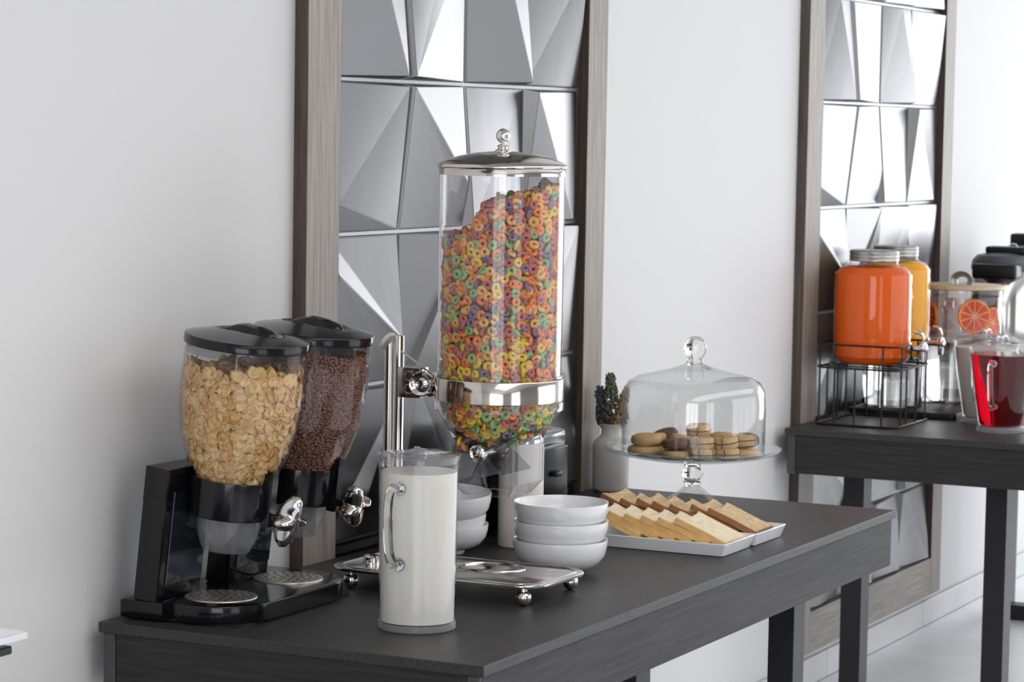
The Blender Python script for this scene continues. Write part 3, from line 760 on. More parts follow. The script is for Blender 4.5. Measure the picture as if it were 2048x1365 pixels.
b = B(); loft(b, [boxring(0.066, 0.014, 0.283), boxring(0.0655, 0.014, 0.205), boxring(0.048, 0.010, 0.182), boxring(0.044, 0.010, 0.182), boxring(0.0625, 0.014, 0.206), boxring(0.063, 0.014, 0.283)]); bx_ = obj('outlet_box', b, M['clear'], tow, angle=20)
b = B()
for sx in (-1, 1):
    for sy in (-1, 1):
        tube(b, [(GX+sx*0.061, GY+sy*0.061, 0.285), (GX+sx*0.061, GY+sy*0.061, 0.206), (GX+sx*0.044, GY+sy*0.044, 0.183)], 0.0022, 6)
obj('corner_rib', b, M['frost'], bx_)
WC = (GX-0.002, GY+0.002, 0.262)
b = B(); lathe(b, [(0, -0.006), (0.012, -0.006), (0.0155, -0.003), (0.0155, 0.009), (0.012, 0.012), (0.009, 0.009), (0.004, 0.011), (0, 0.011)], seg=32, M4=Matrix.Translation((GX-0.072, WC[1], WC[2])) @ Matrix.Rotation(-PI/2, 4, 'Y')); obj('wheel_knob', b, M['chrome'], tow)
b = B(); tube(b, [(GX-0.070, WC[1], WC[2]), (GX+0.062, WC[1], WC[2])], 0.007, 16); wh = obj('wheel_axle', b, M['polished'], tow)
for i, (an, mt) in enumerate(((12, 'smoke'), (84, 'smoke'), (150, 'smoke'), (222, 'smoke'), (294, 'smoke'))):
    a = math.radians(an); b = B(); d = Vector((0, math.cos(a), math.sin(a)))
    p0 = Vector(WC)+d*0.006; p1 = Vector(WC)+d*0.056; nn = Vector((0, -d.z, d.y))*0.0012
    q = [(p0+nn), (p1+nn), (p1-nn), (p0-nn)]
    va = [b.verts.new((WC[0]-0.056, p.y, p.z)) for p in q]; vb = [b.verts.new((WC[0]+0.056, p.y, p.z)) for p in q]
    b.faces.new(va); b.faces.new(vb[::-1])
    for k in range(4): b.faces.new((va[k], va[(k+1) % 4], vb[(k+1) % 4], vb[k]))
    obj('paddle', b, M[mt], wh, smooth=False)
# sloping floor of the funnel outlet
for s in (1, -1):
    b = B(); z1, z0 = 0.300, 0.268
    vs = [(GX-0.060, GY+s*0.070, z1), (GX+0.060, GY+s*0.070, z1), (GX+0.060, GY+s*0.022, z0), (GX-0.060, GY+s*0.022, z0)]
    f = [b.verts.new(v) for v in vs]; g = [b.verts.new((v[0], v[1], v[2]-0.002)) for v in vs]
    b.faces.new(f); b.faces.new(g[::-1])
    for k in range(4): b.faces.new((f[k], f[(k+1) % 4], g[(k+1) % 4], g[k]))
    obj('chute_plate', b, M['smoke'], tow, smooth=False)
# the rings themselves
rings_v = [ring_variant(0.0059, 0.0039, 14, 7, 0.05, s) for s in range(4)]
prof_r = interp([(0.262, 0.012), (0.275, 0.030), (0.285, 0.055), (0.300, 0.072), (0.330, 0.101), (0.345, 0.1065), (0.77, 0.1065)])
_rt = interp([(-0.12, 0.640), (-0.055, 0.648), (-0.028, 0.706), (0.0, 0.712), (0.05, 0.722), (0.075, 0.738), (0.115, 0.736)])
def rtop(x, y): return _rt(0.443*x-0.896*y)+0.008*math.sin(50*x)*math.cos(60*y)
pts = shells(lambda z: prof_r(z), 0.266, 0.76, 0.0150, 0.0142, 0.0088, 3, 0.20, rtop)
pts += [(x, y, z, 9) for x, y, z, k in shells(lambda z: prof_r(z)-0.024, 0.545, 0.76, 0.0152, 0.0142, 0.0112, 8, 0.16, rtop)]
nn_ = len(pts)
vis = []; rest = []
wts = np.array([0.27, 0.19, 0.15, 0.14, 0.20, 0.05]); wts_low = np.array([0.18, 0.08, 0.26, 0.08, 0.18, 0.22])
for x, y, z, k in pts:
    rad = Vector((x, y, 0)).normalized()
    flat = nrng.random() < (0.62 if k == 0 else 0.4)
    nr = (rad*(1.0 if flat else 0.25)+Vector((nrng.normal(), nrng.normal(), nrng.normal()))*(0.28 if flat else 0.9)).normalized()
    R3 = rot_to(nr, nrng.random()*6.28)*nrng.uniform(0.92, 1.10)
    if k == 0 and not flat: x -= rad.x*0.003; y -= rad.y*0.003
    t = min(1, max(0, (0.46-z)/0.06)); w = wts*(1-t)+wts_low*t; w /= w.sum()
    ci = int(nrng.choice(6, p=w)); v = int(nrng.integers(4)); p = np.array((GX+x, GY+y, z))
    facing = (x*-0.89+y*-0.45)/max(1e-6, math.hypot(x, y))
    (vis if k == 0 and facing > 0.30 else rest).append((v, R3, p, ci, facing))
vis.sort(key=lambda t: -t[4]); keep = vis[:300]; rest += vis[300:]
lm = {}
for q, (v, R3, p, ci, f_) in enumerate(keep):
    if (v, ci) not in lm:
        me = bpy.data.meshes.new('cereal_ring'); me.from_pydata(rings_v[v][0].tolist(), [], rings_v[v][1].tolist()); me.materials.append(LM[ci]); me.polygons.foreach_set('use_smooth', [True]*len(me.polygons)); lm[(v, ci)] = me
    o = bpy.data.objects.new('cereal_ring', lm[(v, ci)]); C.objects.link(o)
    o.matrix_world = Matrix.Translation(Vector(p)+Vector((0, 0, TH))) @ Matrix(R3.tolist()).to_4x4(); o['_o'] = tuple(p)
    tag(o, '%s cereal ring lying against the clear wall of the tall dispenser' % LOOPS[ci][0], 'cereal', '%s rings against the cylinder wall' % LOOPS[ci][0])
# a few that slipped into the box
for k in range(9):
    p = np.array((GX-0.050+0.008*nrng.normal(), GY+0.050-0.02*nrng.random(), 0.268+0.012*nrng.random()))
    rest.append((int(nrng.integers(4)), rot_to(Vector(nrng.normal(size=3)).normalized(), 0), p, int(nrng.integers(6)), 0))
joined('cereal_rings', rings_v, [(v, R3, p) for v, R3, p, ci, f_ in rest], [t[3] for t in rest], LM, None, 'heap of rainbow coloured cereal rings filling the tall clear dispenser', 'cereal', (GX, GY, 0.27))

# ------------------------------------------------------------------ milk pitcher on the near table
def pitcher(name, loc, label, prof, wall, drink, dprof, lid_r, z_top, handle, base_r, base_h, ang=PI, flat_lid=True, drink_label=None):
    x, y, z = loc
    t = thing(name, label, 'pitcher', loc)
    b = B(); lathe(b, prof+[(r-wall, zz) for r, zz in reversed(prof)], (x, y, z), 64); obj('body', b, M['glass'] if flat_lid else M['jug_glass'], t, angle=60)
    b = B(); lathe(b, [(0, 0), (base_r*0.96, 0.0), (base_r, 0.002), (base_r, base_h), (base_r*0.9, base_h+0.001), (0, base_h+0.0005)], (x, y, z), 64); obj('thick_base', b, M['acrylic_block'], t, angle=50)
    b = B(); lathe(b, [(0, dprof[0][1])]+dprof+[(0, dprof[-1][1])], (x, y, z), 64); o = obj('drink', b, drink, t, angle=50)
    if drink_label: o['label'] = drink_label
    ca, sa = math.cos(ang), math.sin(ang)
    hp = smooth_pts([(x+ca*r, y+sa*r, z+zz) for r, zz in handle], 6)
    b = B(); tube(b, hp, [0.0085]*len(hp), 12, flat=0.72)
    for e in (hp[0], hp[-1]): ball(b, e, 0.011, 14, 10)
    obj('handle', b, M['solid_glass'], t, angle=80)
    b = B()
    if flat_lid:
        lathe(b, [(0, z_top+0.004), (lid_r*0.5, z_top+0.004), (lid_r*0.9, z_top+0.003), (lid_r*0.95, z_top), (lid_r*0.93, z_top-0.010), (lid_r*0.90, z_top-0.010), (lid_r*0.90, z_top-0.001), (0, z_top)], (x, y, z), 64)
        box(b, -lid_r*0.55, lid_r*0.55, -0.006, 0.006, z_top+0.004, z_top+0.012, 0.003, 2, Matrix.Translation((x, y, z)) @ Matrix.Rotation(0.6, 4, 'Z'))
        lathe(b, [(0.016, z_top+0.004), (0.016, z_top+0.010), (0.012, z_top+0.012), (0, z_top+0.012)], (x, y, z), 24)
    else:
        lathe(b, [(lid_r*1.0, z_top), (lid_r*1.02, z_top+0.003), (lid_r*0.85, z_top+0.014), (lid_r*0.45, z_top+0.020), (lid_r*0.40, z_top+0.016), (0, z_top+0.015)], (x, y, z), 64)
        tube(b, smooth_pts([(x-0.03, y, z+z_top+0.018), (x-0.015, y, z+z_top+0.032), (x+0.02, y, z+z_top+0.032), (x+0.035, y, z+z_top+0.018)]), 0.006, 10)
    obj('lid', b, M['acrylic_lid'], t, angle=50)
    return t
P1 = [(0.0650, 0.006), (0.0652, 0.10), (0.0665, 0.24), (0.0672, 0.270), (0.0690, 0.284), (0.0715, 0.295)]
pitcher('milk_pitcher', (0.234, -0.485, 0), 'tall clear straight-sided pitcher of milk in front of the dispensers', P1, 0.003, M['milk'],
        [(0.0622, 0.0145), (0.0630, 0.10), (0.0642, 0.24), (0.0646, 0.266)], 0.0700, 0.291,
        [(0.066, 0.243), (0.090, 0.246), (0.103, 0.225), (0.106, 0.180), (0.100, 0.140), (0.084, 0.118), (0.066, 0.116)], 0.0655, 0.012, PI, True, 'white milk filling the pitcher')

# ------------------------------------------------------------------ bowls
def bowl(name, loc, label, group, r=0.091, h=0.0655, rot=(0, 0, 0)):
    b = B(); k = r/0.091; hk = h/0.0655
    out = [(0.0, 0.003), (0.036, 0.003), (0.038, 0.0), (0.0425, 0.0), (0.043, 0.007), (0.060, 0.012), (0.076, 0.022), (0.0860, 0.037), (0.0895, 0.0525), (0.0905, 0.0645), (0.0903, 0.0660), (0.0885, 0.0660)]
    inn = [(0.0870, 0.0630), (0.0855, 0.052), (0.0815, 0.038), (0.072, 0.0255), (0.058, 0.0165), (0.040, 0.0115), (0, 0.0100)]
    lathe(b, [(rr*k, z*hk) for rr, z in out+inn], (0, 0, 0), 64)
    me = mesh_of(b, (0, 0, 0), M['ceramic'], True, 60)
    o = bpy.data.objects.new(name, me); C.objects.link(o); place(o, loc, rot); tag(o, label, 'bowl', group); return o
G = 'white bowls in the stack beside the bread'
for z, w in ((0.0, 'bottom'), (0.0355, 'middle'), (0.071, 'top')):
    bowl('cereal_bowl', (0.871+0.0015*(w == 'middle'), -0.450, z), 'round white ceramic bowl, %s of the stack beside the bread' % w, G)
G = 'white bowls in the stack behind the milk pitcher'
bowl('cereal_bowl', (0.977, -0.145, 0.0), 'round white ceramic bowl, bottom of the stack behind the milk pitcher', G, 0.089, 0.058)
bowl('cereal_bowl', (0.977, -0.143, 0.019), 'round white ceramic bowl, middle of the stack behind the milk pitcher', G, 0.086, 0.058)
bowl('cereal_bowl', (0.975, -0.146, 0.052), 'slightly tilted white ceramic bowl, top of the stack behind the milk pitcher', G, 0.094, 0.069, (0.03, -0.05, 0))

# ------------------------------------------------------------------ canister and toaster
t = thing('canister', 'tall cream cylinder canister standing behind the chrome dispenser', 'canister', (1.128, -0.24, 0))
b = B(); lathe(b, [(0, 0), (0.043, 0), (0.0455, 0.002), (0.0458, 0.200), (0.0450, 0.208), (0.043, 0.212), (0, 0.212)], (1.128, -0.24, 0), 64); obj('body', b, M['matte_ceramic'], t)
b = B(); lathe(b, [(0.0445, 0.2115), (0.0445, 0.218), (0.040, 0.2265), (0.025, 0.229), (0, 0.2295)], (1.128, -0.24, 0), 48); obj('lid', b, M['chrome'], t)
t = thing('toaster', 'black and chrome toaster standing behind the cream canister', 'toaster', (1.28, -0.14, 0))
b = B(); prism(b, rrect(1.20, 1.36, -0.243, -0.034, 0.022), 0.012, 0.185, 0.004); obj('body', b, M['toaster_black'], t)
b = B(); prism(b, rrect(1.204, 1.356, -0.239, -0.038, 0.022), 0.185, 0.218, 0.012, seg=4); top_ = obj('chrome_top', b, M['dark_chrome'], t)
for x in (1.245, 1.300):
    b = B(); box(b, x, x+0.022, -0.215, -0.062, 0.210, 0.2187, 0.001, 1); obj('slot', b, M['black_satin'], top_)
b = B(); box(b, 1.265, 1.295, -0.256, -0.242, 0.125, 0.137, 0.004, 2); obj('lever', b, M['black_satin'], t)
b = B(); lathe(b, [(0, 0), (0.014, 0), (0.014, 0.010), (0.011, 0.013), (0, 0.013)], seg=24, M4=Matrix.Translation((1.28, -0.242, 0.055)) @ Matrix.Rotation(PI/2, 4, 'X')); obj('dial', b, M['chrome'], t)
b = B()
for x in (1.22, 1.34):
    for y in (-0.215, -0.065): lathe(b, [(0, 0), (0.010, 0), (0.010, 0.013), (0, 0.013)], (x, y, 0), 16)
obj('feet', b, M['black_satin'], t)

# ------------------------------------------------------------------ bread on two plates
def tray_plate(x0, x1, y0, y1, label):
    b = B(); h = 0.027; f = 0.009; wl = 0.0045
    def rr(o, z, r): return [(x, y, z) for x, y in rrect(x0+o, x1-o, y0+o, y1-o, r, 3)]
    loft(b, [rr(f+0.004, 0.0, 0.004), rr(f, 0.0015, 0.005), rr(0.0006, h-0.0015, 0.005), rr(0.0012, h, 0.005), rr(wl-0.001, h, 0.004), rr(wl, h-0.0015, 0.004), rr(f+wl+0.002, 0.0085, 0.004), rr(f+wl+0.006, 0.0065, 0.004)], True)
    b.faces.new([v for v in b.verts if v.co.z < 0.0001][:]) if False else None
    fs = [b.verts.new(p) for p in rr(f+0.004, 0.0, 0.004)]; b.faces.new(fs)
    bmesh.ops.remove_doubles(b, verts=b.verts, dist=1e-6)
    return tag(obj('serving_plate', b, M['plate'], loc=((x0+x1)/2, (y0+y1)/2, 0), angle=40), label, 'plate', 'oblong plates of sliced bread')
tray_plate(1.200, 1.368, -0.656, -0.325, 'oblong white plate holding the sliced white bread')
tray_plate(1.3695, 1.540, -0.658, -0.325, 'oblong white plate holding the sliced brown bread')
def slice_outline(w, h, off=0.0, wav=0.0):
    P = [(-w/2+0.002, 0), (0, 0), (w/2-0.002, 0), (w/2, 0.003), (w/2-0.003, h*0.45), (w/2-0.001, h*0.80), (w/2+0.002, h*0.97), (w/2-0.003, h*1.0), (w*0.30, h*0.955), (0, h*0.925), (-w*0.30, h*0.955), (-w/2+0.003, h*1.0), (-w/2-0.002, h*0.97), (-w/2+0.001, h*0.80), (-w/2+0.003, h*0.45), (-w/2, 0.003)]
    Q = [tuple(v)[:2] for v in smooth_pts([(a, c, 0) for a, c in P+[P[0]]], 3)[:-1]]
    cx0, cy0 = 0, h/2
    return [(cx0+(a-cx0)*(1-off/(w/2)), cy0+(c-cy0)*(1-off/(h/2))) for a, c in Q]
def bread(label, cm, km, group, w, h, loc, pitch_, yaw, th=0.0135):
    Mx = Matrix.Translation(loc) @ Matrix.Rotation(yaw, 4, 'Z') @ Matrix.Rotation(pitch_, 4, 'X')
    t = thing('bread_slice', label, 'bread', (0, 0, 0), group); t['_o'] = (0, 0, 0)
    t.location = (0, 0, 0)
    # built flat in its own space: x across, y along, z through
    def own(name, b, m_):
        me = mesh_of(b, (0, 0, 0), m_, True, 40); me.name = name
        o = bpy.data.objects.new(name, me); C.objects.link(o); o.parent = t
    b = B(); prism(b, slice_outline(w, h, 0.0022), 0.0004, th-0.0004, 0.0012)
    for v in b.verts: v.co.z += 0.0006*noise.noise(Vector((v.co.x*60, v.co.y*60, loc[1]*50)))
    own('crumb', b, cm)
    b = B(); oo = slice_outline(w, h); ii = slice_outline(w, h, 0.0028)
    n = len(oo)
    lay = [[b.verts.new((x, y, z)) for x, y in q] for q, z in ((ii, 0.0002), (oo, 0.0012), (oo, th-0.0012), (ii, th-0.0002))]
    for p, q in zip(lay, lay[1:]):
        for i in range(n): b.faces.new((p[i], p[(i+1) % n], q[(i+1) % n], q[i]))
    own('crust', b, km)
    t.matrix_world = Matrix.Translation((0, 0, TH)) @ Mx
    t['_o'] = tuple(loc); return t
ordn = ['front', 'second', 'third', 'fourth', 'fifth', 'sixth', 'seventh']
pit = math.radians(-21)
# y axis of a slice runs from its low front edge (y0) back and up
for i in range(7):
    y = -0.634+0.0375*i
    lab = ('%s slice of pale white bread from the open end of its plate' % ordn[i]) if i else 'front slice of pale white bread lying over the rest of its row'
    if i < 6 or True: bread(lab, M['crumb_w'], M['crust_w'], 'white bread slices', 0.112+0.002*rng.uniform(-1, 1), 0.118, (1.307+0.003*rng.uniform(-1, 1), y, 0.0095+0.0005*i), -pit+math.radians(rng.uniform(-1.2, 1.2)), rng.uniform(-.04, .04), 0.0142) if i < 6 else None
for i in range(7):
    y = -0.628+0.0400*i
    lab = ('%s slice of speckled brown bread from the open end of its plate' % ordn[i]) if i else 'front slice of speckled brown bread lying over the rest of its row'
    bread(lab, M['crumb_b'], M['crust_b'], 'brown bread slices', 0.108, 0.118+0.006*rng.uniform(-1, 1), (1.482+0.004*rng.uniform(-1, 1), y, 0.0095+0.0005*i), -pit+math.radians(rng.uniform(0, 5)), rng.uniform(-.06, .06)) if y < -0.42 or i < 7 else None

# ------------------------------------------------------------------ cake stand, dome, cookies
KX, KY = 1.922, -0.286
M['dome_glass'] = thin_glass('dome_glass', (0.965, 0.97, 0.97, 1), 1.5, 0.02, 1.8)
t = thing('cake_stand', 'footed clear glass cake stand carrying the pile of cookies', 'cake stand', (KX, KY, 0))
b = B(); lathe(b, [(0, 0.034), (0.0175, 0.036), (0.0165, 0.041), (0.0205, 0.0445), (0.0165, 0.049), (0.019, 0.053), (0.0245, 0.060), (0.0255, 0.067), (0.0195, 0.0755), (0.0165, 0.079), (0.0195, 0.083), (0.0170, 0.0875), (0.0205, 0.091), (0.022, 0.096), (0, 0.096)], (KX, KY, 0), 48)
obj('stem', b, M['solid_glass'], t, angle=60)
b = B(); lathe(b, [(0.0600, 0.0), (0.0615, 0.0012), (0.0600, 0.0040), (0.0480, 0.0125), (0.0350, 0.0215), (0.0240, 0.0310), (0.0178, 0.0375), (0.0140, 0.0370), (0.0200, 0.0290), (0.0320, 0.0180), (0.0460, 0.0085), (0.0600, 0.0)], (KX, KY, 0), 64); obj('foot', b, M['dome_glass'], t, angle=60)
b = B(); lathe(b, [(0, 0.0965), (0.060, 0.0970), (0.120, 0.1000), (0.165, 0.1080), (0.192, 0.1165), (0.2015, 0.1225), (0.2025, 0.1250), (0.200, 0.1258), (0.188, 0.1205), (0.166, 0.1135), (0.160, 0.1110), (0.110, 0.1045), (0, 0.1020)], (KX, KY, 0), 96)
M['dish'] = thin_glass('greenish_glass_dish', (0.90, 0.94, 0.94, 1), 1.55, 0.03, 1.5)
obj('dish', b, M['dish'], t, angle=60)
b = B(); dm = [(0.1630, 0.1145), (0.1635, 0.1600), (0.1630, 0.2350), (0.1600, 0.2560), (0.1500, 0.2740), (0.1300, 0.2850), (0.0950, 0.2930), (0.0550, 0.3030), (0.0300, 0.3120), (0.0180, 0.3170)]
lathe(b, dm+[(r-0.003, z) for r, z in reversed(dm)]+[dm[0]], (KX, KY, 0), 96)
d = thing('glass_dome', 'clear glass dome with round knob covering the cookies', 'dome', (KX, KY, 0.1145))
obj('dome_wall', b, M['dome_glass'], d, angle=60)
b = B(); lathe(b, [(0.0180, 0.3130), (0.0190, 0.3190), (0.0150, 0.3230), (0.0165, 0.3280), (0.0205, 0.3335), (0.0250, 0.3430), (0.0262, 0.3520), (0.0245, 0.3620), (0.0190, 0.3710), (0.0100, 0.3770), (0, 0.3785)][::-1]+[(0, 0.3130)], (KX, KY, 0), 48)
obj('knob', b, M['solid_glass'], d, angle=60)
ck = [B(), B(), B()]
def cookie_mesh(kind):
    b = B()
    if kind == 0: lathe(b, [(0, 0), (0.030, 0.0005), (0.0345, 0.004), (0.0355, 0.010), (0.0335, 0.0155), (0.027, 0.0185), (0.012, 0.0200), (0, 0.0203)], seg=28)
    elif kind == 1: lathe(b, [(0, 0), (0.024, 0.0), (0.0270, 0.002), (0.0280, 0.010), (0.0270, 0.0195), (0.0240, 0.0215), (0, 0.0215)], seg=28)
    else: lathe(b, [(0, 0), (0.0270, 0.0), (0.0300, 0.003), (0.0305, 0.0085), (0.0285, 0.0140), (0.022, 0.0160), (0, 0.0165)], seg=28)
    for v in b.verts: v.co.x *= 1.02; v.co.z *= 1.18; v.co += 0.0009*Vector((noise.noise(v.co*90), noise.noise(v.co*90+Vector((9, 0, 0))), 0))
    return b
cm_ = [mesh_of(cookie_mesh(k), (0, 0, 0), M['cookie'], True, 60) for k in range(3)]
cmd = mesh_of(cookie_mesh(2), (0, 0, 0), M['cookie_dark'], True, 60)
def stripe_mesh():
    b = B(); tube(b, [(0.0288*math.cos(t), 0.0280*math.sin(t), 0.0108) for t in np.linspace(0, 2*PI, 28, endpoint=False)], 0.0011, 6, True)
    for a in (0.3, 2.2, 3.5, 4.4): tube(b, [(0.0285*math.cos(a), 0.0275*math.sin(a), 0.001), (0.0288*math.cos(a+.12), 0.0278*math.sin(a+.12), 0.011), (0.0275*math.cos(a+.05), 0.0265*math.sin(a+.05), 0.0205), (0.0090*math.cos(a), 0.009*math.sin(a), 0.0215)], 0.0013, 6)
    for v in b.verts: v.co.z *= 1.18
    return mesh_of(b, (0, 0, 0), M['choc'], True, 60)
sm_ = stripe_mesh()
def cookie(kind, x, y, z, rx, ry, rz, label):
    me = cmd if kind == 3 else cm_[kind]
    t = thing('cookie', label, 'cookie', (x, y, z), 'cookies under the glass dome')
    o = bpy.data.objects.new('biscuit', me); C.objects.link(o); o.parent = t
    if kind == 1:
        s = bpy.data.objects.new('chocolate_stripe', sm_); C.objects.link(s); s.parent = t
    t.rotation_euler = (rx, ry, rz)
    return t
kn = {0: 'thick golden cookie', 1: 'chocolate-striped drum cookie', 2: 'small golden cookie', 3: 'brown cocoa cookie'}
# towards the camera is -x, towards the room is -y; screen right is roughly -y
lay = []
cam_dir = Vector((-0.87, -0.49)); scr = Vector((0.443, -0.896))
def cp(s, dpt): q = scr*s+cam_dir*dpt; return KX+q.x, KY+q.y
front = [(-0.118, 0.050, 0), (-0.052, 0.108, 2), (0.008, 0.118, 1), (0.064, 0.104, 1), (0.114, 0.062, 2)]
second = [(-0.110, 0.046, 0), (-0.050, 0.104, 3), (0.006, 0.114, 1), (0.063, 0.100, 1), (0.110, 0.054, 1)]
where1 = ['at the left rim', 'left of the middle', 'at the front middle', 'right of the middle', 'at the right rim']
for (s, dp, k), w in zip(front, where1):
    x, y = cp(s, dp); cookie(k, x, y, 0.1105, 0, 0, rng.random()*6, '%s in the bottom layer %s of the cake stand' % (kn[k], w))
for (s, dp, k), w in zip(second, where1):
    x, y = cp(s, dp); cookie(k, x, y, 0.1355, rng.uniform(-.1, .1), rng.uniform(-.12, .12), rng.random()*6, '%s in the upper layer %s of the cake stand' % (kn[k], w))
inner_l = [(-0.060, 0.035, 2), (0.000, 0.045, 2), (0.058, 0.035, 0), (-0.095, -0.030, 2), (-0.030, -0.030, 0), (0.040, -0.035, 2), (0.100, -0.020, 1), (-0.060, -0.095, 2), (0.010, -0.110, 1), (0.075, -0.090, 2)]
for i, (s, dp, k) in enumerate(inner_l):
    x, y = cp(s, dp); cookie(k, x, y, 0.1095, 0, 0, rng.random()*6, '%s in the core of the cookie pile, place %s from its near side' % (kn[k], ['one', 'two', 'three', 'four', 'five', 'six', 'seven', 'eight', 'nine', 'ten'][i]))
for (s, dp, k, z, rx, w) in [(-0.058, -0.030, 3, 0.134, .35, 'dark one leaning at the upper left of the pile'), (-0.026, 0.030, 2, 0.1315, .2, 'sugary one left of the tall drum cookie'), (0.012, 0.010, 1, 0.1480, .05, 'topmost drum standing on the pile'),
                             (-0.010, 0.070, 2, 0.1290, .3, 'small one just below the topmost drum cookie'), (0.030, 0.066, 2, 0.1300, -.2, 'pale one right below the topmost drum cookie'), (0.074, 0.006, 0, 0.1320, -.2, 'large one lying flat right of the topmost drum cookie'), (0.012, 0.004, 2, 0.1295, 0, 'flat one carrying the topmost drum cookie'),
                             (0.120, 0.000, 3, 0.1300, .25, 'dark one leaning on the glass at the right of the pile'), (-0.090, 0.000, 2, 0.1300, -.1, 'flat one behind the large cookie at the left rim')]:
    x, y = cp(s, dp); cookie(k, x, y, z+0.005, rx, rng.uniform(-.15, .15), rng.random()*6, '%s, %s' % (kn[k], w))

# ------------------------------------------------------------------ vase with dried lavender
VX, VY = 1.988, -0.053
b = B(); lathe(b, [(0, 0), (0.036, 0), (0.0405, 0.003), (0.0425, 0.010), (0.0430, 0.100), (0.0420, 0.112), (0.036, 0.121), (0.0280, 0.127), (0.0240, 0.133), (0.0235, 0.147), (0.0262, 0.155), (0.0272, 0.157), (0.0255, 0.158), (0.0215, 0.148), (0.021, 0.10), (0, 0.10)], (VX, VY, 0), 56)
tag(obj('vase', b, M['matte_ceramic'], loc=(VX, VY, 0), angle=60), 'white bottle-necked ceramic vase beside the wall panel', 'vase')
def sprig(dx, dy, h, material, label, lean, n, wid, z0=0.105):
    t = thing('dried_sprig', label, 'dried flower', (VX, VY, z0), 'dried sprigs in the vase')
    b0 = Vector((VX+dx*0.3, VY+dy*0.3, z0)); tip = Vector((VX+dx+lean[0], VY+dy+lean[1], h))
    b = B(); mid = (b0+tip)/2; pth = smooth_pts([b0, mid, tip], 5); tube(b, pth, 0.0012, 6); obj('stem', b, M['stem'], t)
    b = B()
    for i in range(n):
        q = (i+0.5)/n; zz = 0.35+0.65*q; p = b0.lerp(tip, zz)
        w = wid*(1-0.75*q)*(0.55+0.45*math.sin(min(1, q*4)*PI/2))
        a = i*2.399; p = p+Vector((math.cos(a)*w*rng.uniform(.3, 1), math.sin(a)*w*rng.uniform(.3, 1), rng.uniform(-.003, .003)))
        q4 = Matrix.Translation(p) @ Matrix.Rotation(rng.uniform(-.8, .8), 4, 'X') @ Matrix.Rotation(rng.uniform(-.8, .8), 4, 'Y')
        ball(b, (0, 0, 0), 0.0030*rng.uniform(.8, 1.3), 6, 4, (0.8, 0.8, 2.1), q4)
    obj('buds', b, material, t, angle=80)
sprig(-0.002, 0.000, 0.273, M['green'], 'tall upright grey-green dried sprig, highest in the white vase', (0.002, 0.004), 300, 0.034)
sprig(0.000, 0.012, 0.240, M['violet'], 'dark violet dried sprig leaning away to the side of the white vase', (-0.004, 0.018), 260, 0.030)
sprig(0.000, -0.014, 0.242, M['straw'], 'pale straw-coloured dried sprig on the cake stand side of the vase', (0.004, -0.022), 220, 0.024)

# ------------------------------------------------------------------ second table: jars, racks, dispensers
ZT = 0.024
def jar(cx, cyy, zb, liquid, label, dl, r=0.110, h=0.325, k=1.0):
    """round-shouldered drinks jar with screw lid and a tap towards the room"""
    t = thing('beverage_jar', label, 'drink jar', (cx, cyy, zb), 'glass drink jars with taps')
    P = [(0.070, 0.0), (0.090, 0.004), (0.104, 0.020), (0.110, 0.045), (0.110, 0.235), (0.106, 0.258), (0.092, 0.274), (0.076, 0.281), (0.069, 0.286), (0.067, 0.300)]
    P = [(a*r/0.110, z*k) for a, z in P]
    L_ = [(max(a-0.0035, 0), z+0.002) for a, z in P if z < 0.279*k]
    b = B(); S = [tuple(v)[:2] for v in smooth_pts([(a, z, 0) for a, z in P], 4)]; lathe(b, [(0, 0)]+S, (cx, cyy, zb), 64)
    for i in range(64): pass
    # embossed wavy bands on the room side
    obj('glass_body', b, M['glass'], t, angle=60)
    b = B(); S = [tuple(v)[:2] for v in smooth_pts([(a, z, 0) for a, z in L_], 4)]; lathe(b, [(0, 0.002)]+S+[(0, S[-1][1])], (cx, cyy, zb), 64); obj('juice', b, liquid, t, label=dl, angle=60)
    b = B(); q = r/0.110
    for zz in (0.09, 0.125, 0.16, 0.195):
        pts = [(cx+(r+0.0006)*math.cos(a), cyy+(r+0.0006)*math.sin(a), zb+zz+0.006*math.sin(9*a+zz*60)) for a in np.linspace(-PI/2-0.1, -PI/2+1.2, 26)]
        tube(b, pts, 0.0022, 6)
    obj('embossed_band', b, M['glass'], t, angle=80)
    b = B(); zl = 0.292*k; lathe(b, [(0.068*q, zl), (0.0700*q, zl+0.002), (0.0700*q, zl+0.007), (0.0685*q, zl+0.009), (0.0700*q, zl+0.012), (0.0700*q, zl+0.017), (0.0685*q, zl+0.019), (0.0700*q, zl+0.022), (0.0700*q, zl+0.028), (0.0660*q, zl+0.0315), (0.055*q, zl+0.0300), (0, zl+0.0300)], (cx, cyy, zb), 56); obj('screw_lid', b, M['lidmetal'], t, angle=40)
    tp = cyy-r
    b = B(); R_ = Matrix.Rotation(PI/2, 4, 'X'); zt = zb+0.050
    lathe(b, [(0.013, -0.004), (0.015, 0.0), (0.015, 0.004), (0.009, 0.006), (0.009, 0.030), (0.0115, 0.032), (0.0115, 0.050), (0.006, 0.054), (0, 0.054)], seg=20, M4=Matrix.Translation((cx, tp, zt)) @ R_)
    lathe(b, [(0.0075, -0.034), (0.0085, -0.030), (0.010, 0.0), (0.0115, 0.012), (0.008, 0.018), (0, 0.018)], (cx, tp-0.041, zt), 20)
    tube(b, smooth_pts([(cx, tp-0.041, zt+0.016), (cx, tp-0.041, zt+0.034), (cx, tp-0.032, zt+0.044), (cx, tp-0.016, zt+0.047)]), [0.005]*10+[0.006]*9, 10)
    obj('tap', b, M['chrome'], t, angle=50)
    return t
jar(3.560, -0.155, ZT+0.168, M['juice_o'], 'large glass jar of orange-red juice raised on the black wire rack', 'orange-red juice')
